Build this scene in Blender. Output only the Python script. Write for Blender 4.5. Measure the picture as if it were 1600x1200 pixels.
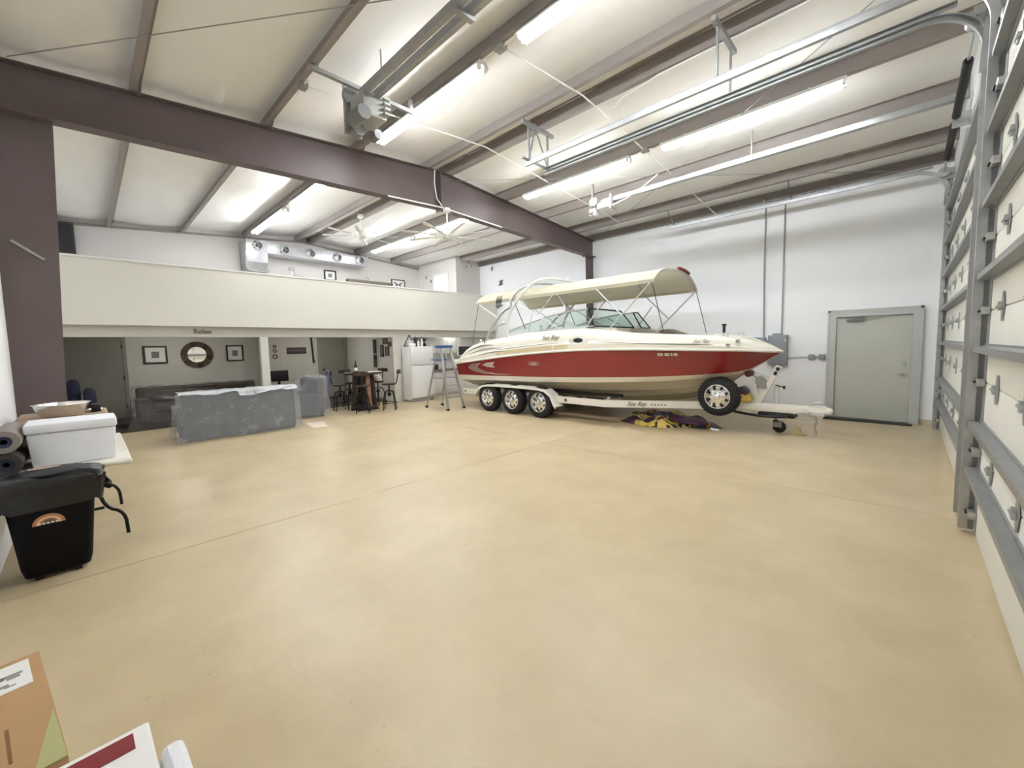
import bpy, bmesh, math, random
from mathutils import Vector, Matrix
random.seed(7)
PI = math.pi
for o in list(bpy.data.objects): bpy.data.objects.remove(o)
SC = bpy.context.scene
COL = SC.collection

# ------------------------------------------------------------------ camera
EYE = Vector((0, 0, 1.65))
F_PX, CY_PX = 640.06, 591.32
YAW, PITCH, ROLL = math.radians(43.99), math.radians(-4.507), math.radians(-1.2264)
fw = Vector((-math.sin(YAW) * math.cos(PITCH), math.cos(YAW) * math.cos(PITCH), math.sin(PITCH)))
rt = fw.cross(Vector((0, 0, 1))).normalized()
up = rt.cross(fw)
r2 = rt * math.cos(ROLL) + up * math.sin(ROLL)
u2 = -rt * math.sin(ROLL) + up * math.cos(ROLL)
cam = bpy.data.cameras.new('camera')
cam.sensor_fit = 'HORIZONTAL'; cam.sensor_width = 36.0
cam.lens = F_PX / 1600 * 36.0
cam.shift_y = -(600 - CY_PX) / 1600
cam.clip_start = 0.02; cam.clip_end = 100
co = bpy.data.objects.new('camera', cam); COL.objects.link(co)
co.matrix_world = Matrix(((r2.x, u2.x, -fw.x, EYE.x), (r2.y, u2.y, -fw.y, EYE.y), (r2.z, u2.z, -fw.z, EYE.z), (0, 0, 0, 1)))
SC.camera = co

# ------------------------------------------------------------------ world and exposure
w = bpy.data.worlds.new('world'); SC.world = w; w.use_nodes = True
w.node_tree.nodes['Background'].inputs[0].default_value = (0.9, 0.95, 1, 1)
w.node_tree.nodes['Background'].inputs[1].default_value = 0.3
SC.view_settings.view_transform = 'Standard'
SC.view_settings.look = 'None'
SC.view_settings.exposure = 1.32
SC.view_settings.gamma = 1.0
SC.view_settings.use_curve_mapping = False
TUBE_STRENGTH = 34.0

# ------------------------------------------------------------------ materials
def lin(c):
    return tuple(((v / 255) / 12.92 if v / 255 <= .04045 else ((v / 255 + .055) / 1.055) ** 2.4) for v in c) + (1,)
MATS = {}
def mat(name, rgb, rough=.5, metal=0, noise=0, ns=4, bump=0, bs=20, stretch=(1, 1, 1), coat=0, spec=.5, dirt=None):
    if name in MATS: return MATS[name]
    m = bpy.data.materials.new(name); m.use_nodes = True
    nt = m.node_tree; b = nt.nodes['Principled BSDF']
    b.inputs['Base Color'].default_value = lin(rgb)
    b.inputs['Roughness'].default_value = rough
    b.inputs['Metallic'].default_value = metal
    b.inputs['Coat Weight'].default_value = coat
    b.inputs['Specular IOR Level'].default_value = spec
    if noise or bump:
        tc = nt.nodes.new('ShaderNodeTexCoord'); mp = nt.nodes.new('ShaderNodeMapping')
        mp.inputs['Scale'].default_value = stretch
        nt.links.new(tc.outputs['Object'], mp.inputs[0])
    if noise:
        n = nt.nodes.new('ShaderNodeTexNoise'); n.inputs['Scale'].default_value = ns; n.inputs['Detail'].default_value = 5
        n.inputs['Roughness'].default_value = .6
        r = nt.nodes.new('ShaderNodeValToRGB')
        c = lin(rgb)
        r.color_ramp.elements[0].position = .3; r.color_ramp.elements[1].position = .7
        d = dirt and lin(dirt) or tuple(v * (1 - noise) for v in c[:3]) + (1,)
        r.color_ramp.elements[0].color = d
        r.color_ramp.elements[1].color = tuple(min(1, v * (1 + noise)) for v in c[:3]) + (1,)
        nt.links.new(mp.outputs[0], n.inputs['Vector']); nt.links.new(n.outputs['Fac'], r.inputs[0])
        nt.links.new(r.outputs[0], b.inputs['Base Color'])
    if bump:
        n = nt.nodes.new('ShaderNodeTexNoise'); n.inputs['Scale'].default_value = bs; n.inputs['Detail'].default_value = 4
        bn = nt.nodes.new('ShaderNodeBump'); bn.inputs['Strength'].default_value = bump; bn.inputs['Distance'].default_value = .02
        nt.links.new(mp.outputs[0], n.inputs['Vector']); nt.links.new(n.outputs['Fac'], bn.inputs['Height'])
        nt.links.new(bn.outputs[0], b.inputs['Normal'])
    MATS[name] = m
    return m
def emit(name, rgb, s):
    m = bpy.data.materials.new(name); m.use_nodes = True
    b = m.node_tree.nodes['Principled BSDF']
    b.inputs['Base Color'].default_value = (.9, .9, .9, 1)
    b.inputs['Emission Color'].default_value = lin(rgb); b.inputs['Emission Strength'].default_value = s
    MATS[name] = m; return m
def film(name, rgb, clear, rough, bump=.6, bs=6, tint=(1, 1, 1)):
    m = bpy.data.materials.new(name); m.use_nodes = True
    nt = m.node_tree; b = nt.nodes['Principled BSDF']; out = nt.nodes['Material Output']
    b.inputs['Base Color'].default_value = lin(rgb); b.inputs['Roughness'].default_value = rough
    t = nt.nodes.new('ShaderNodeBsdfTransparent'); t.inputs[0].default_value = (*tint, 1)
    mx = nt.nodes.new('ShaderNodeMixShader'); mx.inputs[0].default_value = 1 - clear
    if bump:
        tc = nt.nodes.new('ShaderNodeTexCoord')
        n = nt.nodes.new('ShaderNodeTexNoise'); n.inputs['Scale'].default_value = bs; n.inputs['Detail'].default_value = 7; n.inputs['Distortion'].default_value = .6; n.inputs['Roughness'].default_value = .62
        bn = nt.nodes.new('ShaderNodeBump'); bn.inputs['Strength'].default_value = bump; bn.inputs['Distance'].default_value = .03
        nt.links.new(tc.outputs['Object'], n.inputs['Vector']); nt.links.new(n.outputs['Fac'], bn.inputs['Height'])
        nt.links.new(bn.outputs[0], b.inputs['Normal'])
        mr = nt.nodes.new('ShaderNodeMapRange')
        mr.inputs['From Min'].default_value = .35; mr.inputs['From Max'].default_value = .7
        mr.inputs['To Min'].default_value = max(0, 1 - clear - .06); mr.inputs['To Max'].default_value = min(1, 1 - clear + .10)
        nt.links.new(n.outputs['Fac'], mr.inputs[0]); nt.links.new(mr.outputs[0], mx.inputs[0])
    nt.links.new(t.outputs[0], mx.inputs[1]); nt.links.new(b.outputs[0], mx.inputs[2]); nt.links.new(mx.outputs[0], out.inputs[0])
    MATS[name] = m; return m

M_FLOOR = mat('painted_concrete', (198, 181, 147), .36, 0, .05, 1.4, .05, 40, dirt=(184, 166, 132))
nt_ = M_FLOOR.node_tree; bs_ = nt_.nodes['Principled BSDF']
old_ = bs_.inputs['Base Color'].links[0].from_socket
tc_ = nt_.nodes.new('ShaderNodeTexCoord')
n1_ = nt_.nodes.new('ShaderNodeTexNoise'); n1_.inputs['Scale'].default_value = 26; n1_.inputs['Detail'].default_value = 3
n2_ = nt_.nodes.new('ShaderNodeTexNoise'); n2_.inputs['Scale'].default_value = .9; n2_.inputs['Detail'].default_value = 2
mr1 = nt_.nodes.new('ShaderNodeMapRange'); mr1.inputs['From Min'].default_value = .66; mr1.inputs['From Max'].default_value = .74
mr2 = nt_.nodes.new('ShaderNodeMapRange'); mr2.inputs['From Min'].default_value = .5; mr2.inputs['From Max'].default_value = .65; mr2.inputs['To Max'].default_value = .55
mm_ = nt_.nodes.new('ShaderNodeMath'); mm_.operation = 'MULTIPLY'
mx_ = nt_.nodes.new('ShaderNodeMix'); mx_.data_type = 'RGBA'; mx_.inputs[7].default_value = lin((150, 132, 102))
for n_, m_ in ((n1_, mr1), (n2_, mr2)):
    nt_.links.new(tc_.outputs['Object'], n_.inputs['Vector']); nt_.links.new(n_.outputs['Fac'], m_.inputs[0])
nt_.links.new(mr1.outputs[0], mm_.inputs[0]); nt_.links.new(mr2.outputs[0], mm_.inputs[1])
nt_.links.new(mm_.outputs[0], mx_.inputs[0]); nt_.links.new(old_, mx_.inputs[6]); nt_.links.new(mx_.outputs[2], bs_.inputs['Base Color'])
M_JOINT = mat('joint_dark', (120, 104, 82), .9)
M_WALL = mat('wall_white', (244, 245, 246), .75, 0, .02, .6, .05, 8)
M_WALLG = mat('wall_cream', (226, 224, 214), .75, 0, .015, .8)
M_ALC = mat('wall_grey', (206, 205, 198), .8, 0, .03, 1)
M_CEIL = mat('ceiling_vinyl', (246, 244, 240), .55, 0, .02, .8, .35, 1.6, (1.0, 3.5, 1))
M_STEEL = mat('brown_primer', (96, 83, 82), .5, 0, .06, 3)
M_PURL = mat('brown_purlin_hazed', (148, 140, 135), .5, 0, .05, 3)  # primer brown lightened, haze put into the colour
M_GALV = mat('galvanised', (178, 180, 180), .38, .85, .1, 9)
M_GALVL = mat('galvanised_flat', (160, 161, 160), .5, .55, .08, 9)
M_CHROME = mat('chrome', (225, 225, 225), .12, 1)
M_ALU = mat('aluminium', (205, 206, 208), .3, .8)
M_WHITE = mat('white_paint', (236, 236, 232), .4)
M_TRAIL = mat('trailer_white', (240, 236, 228), .35, 0, .03, 3, coat=.3)
M_BLACK = mat('black_plastic', (13, 12, 13), .45)
M_BLACKM = mat('black_metal', (22, 20, 19), .45, .4)
M_RUBBER = mat('tyre_rubber', (27, 27, 29), .8, 0, .1, 20)
M_GEL = mat('gelcoat_white', (240, 236, 222), .25, 0, coat=.4)
M_RED = mat('gelcoat_red', (132, 26, 32), .28, 0, .05, 1.5, coat=.5)
M_BOT = mat('hull_bottom', (186, 178, 158), .5, 0, .06, 2)
M_CANV = mat('canvas_cream', (214, 209, 188), .85, 0, .02, 4, .1, 30)
_nt = M_CANV.node_tree
_tl = _nt.nodes.new('ShaderNodeBsdfTranslucent'); _tl.inputs[0].default_value = lin((216, 211, 190))
_mx = _nt.nodes.new('ShaderNodeMixShader'); _mx.inputs[0].default_value = .3
_nt.links.new(_nt.nodes['Principled BSDF'].outputs[0], _mx.inputs[1]); _nt.links.new(_tl.outputs[0], _mx.inputs[2]); _nt.links.new(_mx.outputs[0], _nt.nodes['Material Output'].inputs[0])
M_TAN = mat('deck_tan', (214, 198, 162), .4)
M_GREY = mat('grey_paint', (140, 143, 148), .45)
M_DOOR = mat('door_greygreen', (186, 188, 178), .5, 0, .02, 2)
M_ALCDOOR = mat('door_dark_grey', (142, 141, 132), .6, 0, .03, 2)
M_FRAME = mat('door_frame_grey', (190, 191, 188), .5)
M_CARPET = mat('carpet_dark', (66, 58, 50), .95, 0, .15, 30)
M_SOFA = mat('sofa_grey', (66, 69, 76), .9, 0, .1, 12, .3, 60)
M_SOFAD = mat('sofa_dark', (62, 54, 50), .8, 0, .2, 8)
M_FILM = film('clear_plastic_film', (200, 204, 210), .68, .2, .8, 6)
M_FILMT = film('clear_plastic_film_top', (236, 238, 242), .3, .2, .9, 12)
M_GLASS = film('tinted_glass', (150, 170, 162), .9, .04, 0, 1, (.9, .955, .93))
M_WOOD = mat('dark_wood', (56, 40, 34), .5, 0, .2, 6, stretch=(1, 1, 8))
M_WOODL = mat('pale_wood', (150, 118, 92), .6, 0, .2, 6, stretch=(6, 6, 1))
M_CARD = mat('cardboard', (176, 140, 96), .8, 0, .05, 3)
M_PAPER = mat('paper_white', (238, 236, 232), .7)
M_FOAM = mat('styrofoam', (244, 245, 250), .7, 0, .01, 80, .1, 120)
M_BLUE = mat('blue_plastic', (44, 84, 150), .4)
M_TUBE = emit('fluorescent_tube', (246, 250, 255), TUBE_STRENGTH)

# ------------------------------------------------------------------ mesh builder
class MB:
    def __init__(s): s.v = []; s.f = []
    def add(s, vs, fs):
        n = len(s.v); s.v += [Vector(p) for p in vs]; s.f += [tuple(i + n for i in f) for f in fs]; return s
    def box(s, x0, x1, y0, y1, z0, z1):
        return s.add([(x0, y0, z0), (x1, y0, z0), (x1, y1, z0), (x0, y1, z0), (x0, y0, z1), (x1, y0, z1), (x1, y1, z1), (x0, y1, z1)],
                     [(0, 3, 2, 1), (4, 5, 6, 7), (0, 1, 5, 4), (1, 2, 6, 5), (2, 3, 7, 6), (3, 0, 4, 7)])
    def bar(s, a, b, wd, ht, upv=(0, 0, 1)):
        a = Vector(a); b = Vector(b); d = (b - a).normalized(); u = Vector(upv)
        if abs(d.dot(u)) > .98: u = Vector((1, 0, 0))
        r = d.cross(u).normalized(); u = r.cross(d)
        vs = [p + r * sx * wd / 2 + u * sz * ht / 2 for p in (a, b) for sx, sz in ((-1, -1), (1, -1), (1, 1), (-1, 1))]
        return s.add(vs, [(0, 1, 2, 3), (7, 6, 5, 4), (0, 4, 5, 1), (1, 5, 6, 2), (2, 6, 7, 3), (3, 7, 4, 0)])
    def cyl(s, a, b, r0, r1=None, n=12):
        if r1 is None: r1 = r0
        a = Vector(a); b = Vector(b); d = (b - a).normalized()
        u = d.orthogonal().normalized(); w_ = d.cross(u)
        vs = [p + (u * math.cos(t) + w_ * math.sin(t)) * r for p, r in ((a, r0), (b, r1)) for t in (2 * PI * k / n for k in range(n))]
        fs = [(k, (k + 1) % n, n + (k + 1) % n, n + k) for k in range(n)]
        return s.add(vs, fs + [tuple(range(n))[::-1], tuple(range(n, 2 * n))])
    def tube(s, pts, r, n=8, closed=False):
        pts = [Vector(p) for p in pts]; m = len(pts); rings = []
        u = None
        for i, p in enumerate(pts):
            if closed: t = pts[(i + 1) % m] - pts[i - 1]
            else: t = pts[min(i + 1, m - 1)] - pts[max(i - 1, 0)]
            t.normalize()
            u = t.orthogonal().normalized() if u is None else (u - t * u.dot(t)).normalized()
            w_ = t.cross(u)
            rr = r[i] if isinstance(r, (list, tuple)) else r
            rings.append([p + (u * math.cos(a) + w_ * math.sin(a)) * rr for a in (2 * PI * k / n for k in range(n))])
        return s.loft(rings, True, not closed, closed)
    def loft(s, rings, ring_closed=True, caps=True, closed=False):
        n = len(rings[0]); m = len(rings); vs = [p for r in rings for p in r]; fs = []
        for i in range(m if closed else m - 1):
            j = (i + 1) % m
            for k in range(n if ring_closed else n - 1):
                l = (k + 1) % n
                fs.append((i * n + k, i * n + l, j * n + l, j * n + k))
        if caps and ring_closed: fs += [tuple(range(n))[::-1], tuple(range((m - 1) * n, m * n))]
        return s.add(vs, fs)
    def lathe(s, prof, o, ax=(0, 0, 1), n=24, ring=False):
        o = Vector(o); d = Vector(ax).normalized(); u = d.orthogonal().normalized(); w_ = d.cross(u)
        rings = [[o + d * h + (u * math.cos(2 * PI * k / n) + w_ * math.sin(2 * PI * k / n)) * max(r, 1e-4) for k in range(n)] for r, h in prof]
        return s.loft(rings, True, not ring, ring)
    def prism(s, poly, ax, a, b):
        def P(p, t): return {'x': (t, p[0], p[1]), 'y': (p[0], t, p[1]), 'z': (p[0], p[1], t)}[ax]
        n = len(poly)
        return s.add([P(p, a) for p in poly] + [P(p, b) for p in poly],
                     [(k, (k + 1) % n, n + (k + 1) % n, n + k) for k in range(n)] + [tuple(range(n))[::-1], tuple(range(n, 2 * n))])
    def sph(s, c, r, n=12, m=8):
        if not isinstance(r, (tuple, list)): r = (r, r, r)
        rings = [[(c[0] + r[0] * math.sin(a) * math.cos(2 * PI * k / n), c[1] + r[1] * math.sin(a) * math.sin(2 * PI * k / n), c[2] - r[2] * math.cos(a)) for k in range(n)]
                 for a in (PI * (i + .02) / (m + .04) for i in range(m + 1))]
        return s.loft(rings)
    def grid(s, fn, nu, nv):
        vs = [fn(i / nu, j / nv) for i in range(nu + 1) for j in range(nv + 1)]
        return s.add(vs, [(i * (nv + 1) + j, (i + 1) * (nv + 1) + j, (i + 1) * (nv + 1) + j + 1, i * (nv + 1) + j + 1) for i in range(nu) for j in range(nv)])
    def build(s, name, m, parent=None, local=False, bevel=0, seg=2, solid=0, recalc=True, weld=0):
        me = bpy.data.meshes.new(name)
        o0 = Vector((0, 0, 0)) if (parent is None or local) else ORG[parent.name]
        me.from_pydata([tuple(p - o0) for p in s.v], [], s.f)
        bm = bmesh.new(); bm.from_mesh(me)
        if weld: bmesh.ops.remove_doubles(bm, verts=bm.verts, dist=weld)
        if recalc: bmesh.ops.recalc_face_normals(bm, faces=bm.faces)
        if solid: bmesh.ops.solidify(bm, geom=bm.faces[:], thickness=solid)
        if bevel:
            es = [e for e in bm.edges if len(e.link_faces) == 2 and e.calc_face_angle(0) > .6]
            bmesh.ops.bevel(bm, geom=es, offset=bevel, segments=seg, affect='EDGES', profile=.5, clamp_overlap=True)
        for f in bm.faces: f.smooth = True
        bm.to_mesh(me); bm.free()
        me.set_sharp_from_angle(angle=math.radians(38))
        me.materials.append(m)
        ob = bpy.data.objects.new(name, me); COL.objects.link(ob)
        if parent is not None:
            ob.parent = parent; ORG[ob.name] = o0
        else: ORG[ob.name] = Vector((0, 0, 0))
        return ob
ORG = {}
def tag(o, label, cat, group=None):
    o['label'] = label; o['category'] = cat
    if group: o['group'] = group
    return o
def thing(name, loc, label, cat, group=None, rz=0):
    o = bpy.data.objects.new(name, None); COL.objects.link(o); o.empty_display_size = .1
    o.location = loc; o.rotation_euler = (0, 0, rz); ORG[o.name] = Vector(loc)
    return tag(o, label, cat, group)
def struct(o):
    o['kind'] = 'structure'; return o
def clone(t, loc, label=None, rz=None, group=None):
    c = t.copy(); COL.objects.link(c); c.location = loc; ORG[c.name] = Vector(loc)
    if rz is not None: c.rotation_euler = (0, 0, rz)
    if label: c['label'] = label
    if group: c['group'] = group
    for a in [x for x in COL.objects if x.parent == t]:
        d = a.copy(); COL.objects.link(d); d.parent = c; ORG[d.name] = Vector(loc)
        for g in [x for x in COL.objects if x.parent == a]:
            e = g.copy(); COL.objects.link(e); e.parent = d
    return c
def text(name, body, size, m, parent, mtx, shear=0, depth=.002, space=1):
    cu = bpy.data.curves.new(name, 'FONT'); cu.body = body; cu.size = size; cu.shear = shear; cu.extrude = depth
    cu.align_x = 'CENTER'; cu.align_y = 'CENTER'; cu.space_character = space
    to = bpy.data.objects.new('tmp_text', cu); COL.objects.link(to)
    bpy.context.view_layer.update()
    me = bpy.data.meshes.new_from_object(to.evaluated_get(bpy.context.evaluated_depsgraph_get()))
    bpy.data.objects.remove(to)
    o0 = ORG[parent.name] if parent is not None else Vector((0, 0, 0))
    me.transform(Matrix.Translation(-o0) @ mtx)
    me.materials.clear(); me.materials.append(m); me.name = name
    ob = bpy.data.objects.new(name, me); COL.objects.link(ob)
    if parent is not None: ob.parent = parent; ORG[ob.name] = o0
    return ob
def frame_m(o, x, y):           # matrix with text x axis, y axis and origin
    x = Vector(x).normalized(); y = Vector(y).normalized(); z = x.cross(y)
    return Matrix(((x.x, y.x, z.x, o[0]), (x.y, y.y, z.y, o[1]), (x.z, y.z, z.z, o[2]), (0, 0, 0, 1)))
def arc(c, r, a0, a1, n, plane='xz', k=0):
    out = []
    for i in range(n + 1):
        a = a0 + (a1 - a0) * i / n
        p, q = c[0] + r * math.cos(a), c[1] + r * math.sin(a)
        out.append({'xz': (p, k, q), 'yz': (k, p, q), 'xy': (p, q, k)}[plane])
    return out

# ================================================================== STRUCTURE
XB, XD, YL, YF = -14.62, 0.47, -0.57, 10.91       # back wall, garage-door wall, left wall, far wall
YR = 5.22                                         # ridge
def zraf(y): return 4.75 + .46 * (1 - abs(y - YR) / 5.76)   # underside of purlins
def zceil(y): return zraf(y) + .2

floor = struct(MB().box(XB - .2, XD + .3, YL - .2, YF + .2, -.2, -.012).build('floor', M_JOINT))
G = .004
for x0, x1 in ((XB - .2, -4.35 - G), (-4.35 + G, XD + .3)):
    for y0, y1 in ((YL - .2, 5.36 - G), (5.36 + G, YF + .2)):
        MB().box(x0, x1, y0, y1, -.012, 0).build('slab', M_FLOOR, floor, bevel=.002, seg=1)
zt = 5.75
struct(MB().box(XB - .15, XD + .2, YL - .15, YL, 0, zt).build('wall_left', M_WALL))
struct(MB().box(XB - .15, XD + .2, YF, YF + .15, 0, zt).build('wall_far', M_WALL))
struct(MB().box(XB - .15, XB, YL, YF, 0, zt).build('wall_back', mat('wall_back_paint', (218, 214, 210), .75, 0, .02, .6)))
ND0, ND1, FD0, FD1, DZ = .30, 5.03, 5.58, 10.32, 4.16
for nm, a, b in (('wall_right_near', YL, ND0), ('wall_right_middle', ND1, FD0), ('wall_right_far', FD1, YF)): struct(MB().box(XD, XD + .15, a, b, 0, DZ).build(nm, M_WALL))
struct(MB().box(XD, XD + .15, YL, YF, DZ, zt).build('wall_right', M_WALL))
# base board beside the far door
struct(MB().box(.17, .40, YF - .012, YF, 0, .1).build('baseboard_far', mat('cove_base', (196, 186, 168), .6)))

# ceiling: white vinyl faced insulation that hangs slightly between the purlins
PUR = [.66, 2.11, 3.53, 5.00, 5.46, 7.08, 8.52, 9.96]
edges = [YL] + PUR + [YF]
def ceil_fn(u, v):
    x = XB + (XD - XB) * u; y = YL + (YF - YL) * v
    a = max([e for e in edges if e <= y + 1e-6]); b = min([e for e in edges if e >= y - 1e-6])
    t = 0 if b - a < 1e-6 else (y - a) / (b - a)
    sag = .045 * math.sin(PI * t) * min(1, (b - a)) * (1 + .35 * math.sin(x * 2.6 + y))
    seam = .02 * math.exp(-((x * .82) % 1.5 - .75) ** 2 / .002) * math.sin(PI * t)
    return (x, y, zceil(y) - sag + seam)
cm = MB().grid(ceil_fn, 240, 92)
n0 = len(cm.v)
ceiling = struct(cm.build('ceiling', M_CEIL, recalc=False))
MB().grid(lambda u, v: (XB - .2 + (XD - XB + .5) * u, YL - .2 + (YF - YL + .4) * v, zceil(YL - .2 + (YF - YL + .4) * v) + .12), 1, 40).build('roof_sheet', M_GALVL, ceiling, solid=.02)
for y in PUR:
    z0 = zraf(y); h = .2; t = .006; fl_ = .07; s = 1 if y < YR else -1
    poly = [(y - s * fl_, z0), (y + t, z0), (y + t, z0 + h), (y + s * fl_, z0 + h), (y + s * fl_, z0 + h - t), (y, z0 + h - t), (y, z0 + t), (y - s * fl_, z0 + t)]
    if s < 0:
        poly = [(y + fl_, z0), (y - t, z0), (y - t, z0 + h), (y - fl_, z0 + h), (y - fl_, z0 + h - t), (y, z0 + h - t), (y, z0 + t), (y + fl_, z0 + t)]
    MB().prism(poly, 'x', XB, XD).build('purlin', M_PURL, ceiling)
for y, s in ((YL, 1), (YF, -1)):
    MB().box(XB, XD, min(y, y + s * .09), max(y, y + s * .09), zraf(y) + .0, zraf(y) + .012).box(XB, XD, min(y, y + s * .012), max(y, y + s * .012), zraf(y), zraf(y) + .2).build('eave_strut', M_PURL, ceiling)
# back wall rafter angle
for a, b in ((YL, YR), (YR, YF)):
    MB().bar((XB + .03, a, zraf(a) + .02), (XB + .03, b, zraf(b) + .02), .06, .05).build('rake_angle', M_PURL, ceiling)
# sway rods under the roof
for a, b in (((-6.9, -.35, 4.78), (-.2, 5.0, 5.12)), ((-6.9, 5.6, 5.1), (-.2, 10.8, 4.75)), ((-6.9, 10.8, 4.72), (-.2, 5.7, 5.1))):
    MB().cyl(a, b, .006, n=6).build('brace_rod', M_GALVL, ceiling)

# rigid frame (two tapered columns and the rafter)
fr = thing('steel_frame', (-7, YR, 0), 'dark brown steel frame with long rafter and two tapered columns', 'beam')
FX, FW, TF = -7.0, .2, .014
def hsec(a_in, a_out, b_in, b_out, name):      # web + two flanges between (y,z) pairs
    m = MB()
    m.prism([a_in, a_out, b_out, b_in], 'x', FX - .006, FX + .006)
    for p, q in ((a_in, b_in), (a_out, b_out)):
        m.bar((FX, p[0], p[1]), (FX, q[0], q[1]), FW, TF)
    return m.build(name, M_STEEL, fr)
hsec((YL + .23, 0), (YL + .02, 0), (YL + .40, 4.27), (YL + .02, 4.27), 'column')
hsec((YF - .21, 0), (YF - .02, 0), (YF - .30, 4.30), (YF - .02, 4.30), 'column')
zi = 4.48
m = MB()
for (y0, zb0, zt0), (y1, zb1, zt1) in (((YL + .02, 4.25, zraf(YL)), (YR, zi, zraf(YR) - .005)), ((YR, zi, zraf(YR) - .005), (YF - .02, 4.28, zraf(YF)))):
    m.prism([(y0, zb0), (y1, zb1), (y1, zt1), (y0, zt0)], 'x', FX - .006, FX + .006)
    m.bar((FX, y0, zb0), (FX, y1, zb1), FW, TF); m.bar((FX, y0, zt0 - .008), (FX, y1, zt1 - .008), FW, TF)
m.build('rafter', M_STEEL, fr)
MB().box(FX - .1, FX + .1, YR - .015, YR + .015, zi - .06, zraf(YR)).build('splice_plate', M_STEEL, fr)
MB().box(FX - .11, FX + .11, YL + .01, YL + .42, 4.24, 4.27).build('haunch_plate', M_STEEL, fr)
MB().box(FX - .11, FX + .11, YF - .42, YF - .01, 4.27, 4.30).build('haunch_plate', M_STEEL, fr)
for y in (YL + .13, YF - .13): MB().box(FX - .13, FX + .13, y - .13, y + .11, 0, .02).build('base_plate', M_STEEL, fr)
for y in (.66, 2.11, 3.53, 7.08, 8.52, 9.96):
    zb = 4.25 + (zi - 4.25) * (1 - abs(y - YR) / 5.76)
    MB().bar((FX + .09, y + .02, zraf(y) - .03), (FX + .32, y + .02, zraf(y) + .13), .04, .006).build('flange_brace', M_STEEL, fr)
MB().bar((FX + .012, YL + .1, 2.9), (FX + .012, YL + .33, 2.72), .02, .025).build('stiffener', M_GALVL, fr)

# ------------------------------------------------------------------ mezzanine
XM = -11.23
struct(MB().box(XM - .12, XM, YL, YF, 2.23, 3.49).build('wall_mezzanine', M_WALLG))
struct(MB().box(XM - .15, XM + .025, YL, YF, 3.49, 3.525).build('trim_1', M_WHITE))
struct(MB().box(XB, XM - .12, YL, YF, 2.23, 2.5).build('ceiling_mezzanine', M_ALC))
XH = XM - .13
hd = MB().box(XH - .12, XH, YL, YF, 2.0, 2.23)
hd.box(XH - .12, XH, 6.55, 7.25, 0, 2.0)
struct(hd.build('wall_header', mat('header_paint', (206, 202, 192), .75)))
struct(MB().box(XH - .13, XH + .005, 2.97, 3.14, 0, 2.0).build('trim_2', M_WALLG))
struct(MB().box(XH - .13, XH + .005, YL, -.38, 0, 2.0).build('trim_3', M_WALLG))
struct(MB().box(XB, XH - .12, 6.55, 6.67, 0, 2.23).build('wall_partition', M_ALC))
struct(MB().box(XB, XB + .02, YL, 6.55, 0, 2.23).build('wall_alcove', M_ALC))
struct(MB().box(XB + .02, XB + .32, 3.75, 4.32, 0, 2.23).build('wall_pilaster', mat('alcove_pale', (200, 199, 192), .8)))
carpet = tag(MB().box(XB + .02, -11.78, YL + .02, 6.54, 0, .012).build('carpet', M_CARPET), 'dark brown carpet on the floor under the mezzanine', 'carpet')
# alcove doors
def alc_door(n, y0, y1, knob):
    d = struct(MB().box(XB + .02, XB + .065, y0, y1, .015, 2.05).build('door_%d' % n, M_ALCDOOR))
    MB().box(XB + .02, XB + .08, y0 - .07, y0, .015, 2.12).box(XB + .02, XB + .08, y1, y1 + .07, .015, 2.12).box(XB + .02, XB + .08, y0, y1, 2.05, 2.12).build('door_casing', M_ALCDOOR, d)
    MB().lathe([(.01, 0), (.012, .03), (.03, .04), (.028, .07), (.01, .075)], (XB + .06, knob, .98), (1, 0, 0), 12).build('knob', M_BLACKM, d)
    for z in (.25, 1.0, 1.8): MB().box(XB + .06, XB + .075, (y1 if knob < (y0 + y1) / 2 else y0) - .02, (y1 if knob < (y0 + y1) / 2 else y0) + .02, z, z + .1).build('hinge', M_BLACKM, d)
alc_door(2, -.42, .66, -.34)
alc_door(3, 5.60, 6.44, 5.68)
# upper closet on the mezzanine
struct(MB().box(XB, -12.16, 9.73, YF, 2.5, 5.05).build('wall_closet', MATS['wall_back_paint']))
d = struct(MB().box(-13.5, -12.65, 9.69, 9.728, 2.5, 4.42).build('door_4', mat('closet_door_white', (246, 246, 244), .4)))
MB().box(-13.57, -13.5, 9.68, 9.728, 2.5, 4.49).box(-12.65, -12.58, 9.68, 9.728, 2.5, 4.49).box(-13.5, -12.65, 9.68, 9.728, 4.42, 4.49).build('door_casing', M_WHITE, d)
MB().lathe([(.01, 0), (.012, .03), (.03, .04), (.028, .06), (.01, .065)], (-12.75, 9.69, 3.5), (0, -1, 0), 12).build('knob', M_CHROME, d)

# ------------------------------------------------------------------ grey steel man door on the far wall
d = struct(MB().box(-1.08, .06, YF - .04, YF + .0, .02, 2.10).build('door_1', M_DOOR, bevel=.004, seg=1))
fm = MB()
fm.box(-1.18, -1.08, YF - .09, YF, 0, 2.20); fm.box(.06, .16, YF - .09, YF, 0, 2.20); fm.box(-1.08, .06, YF - .09, YF, 2.10, 2.20)
fm.box(-1.22, -1.18, YF - .10, YF - .085, 0, 2.24); fm.box(.16, .2, YF - .1, YF - .085, 0, 2.24); fm.box(-1.22, .2, YF - .1, YF - .085, 2.2, 2.24)
fm.build('door_frame', M_FRAME, d)
cl = MB().box(-.92, -.64, YF - .1, YF - .04, 2.0, 2.07).build('door_closer', mat('closer_grey', (120, 122, 122), .5, .4), d, bevel=.008)
MB().bar((-.8, YF - .11, 2.07), (-.35, YF - .11, 2.09), .02, .012).build('closer_arm', M_GALVL, cl)
hl = MB().lathe([(.005, 0), (.035, .0), (.035, .015), (.012, .02), (.012, .06), (.005, .06)], (-.03, YF - .04, .97), (0, -1, 0), 14)
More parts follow.
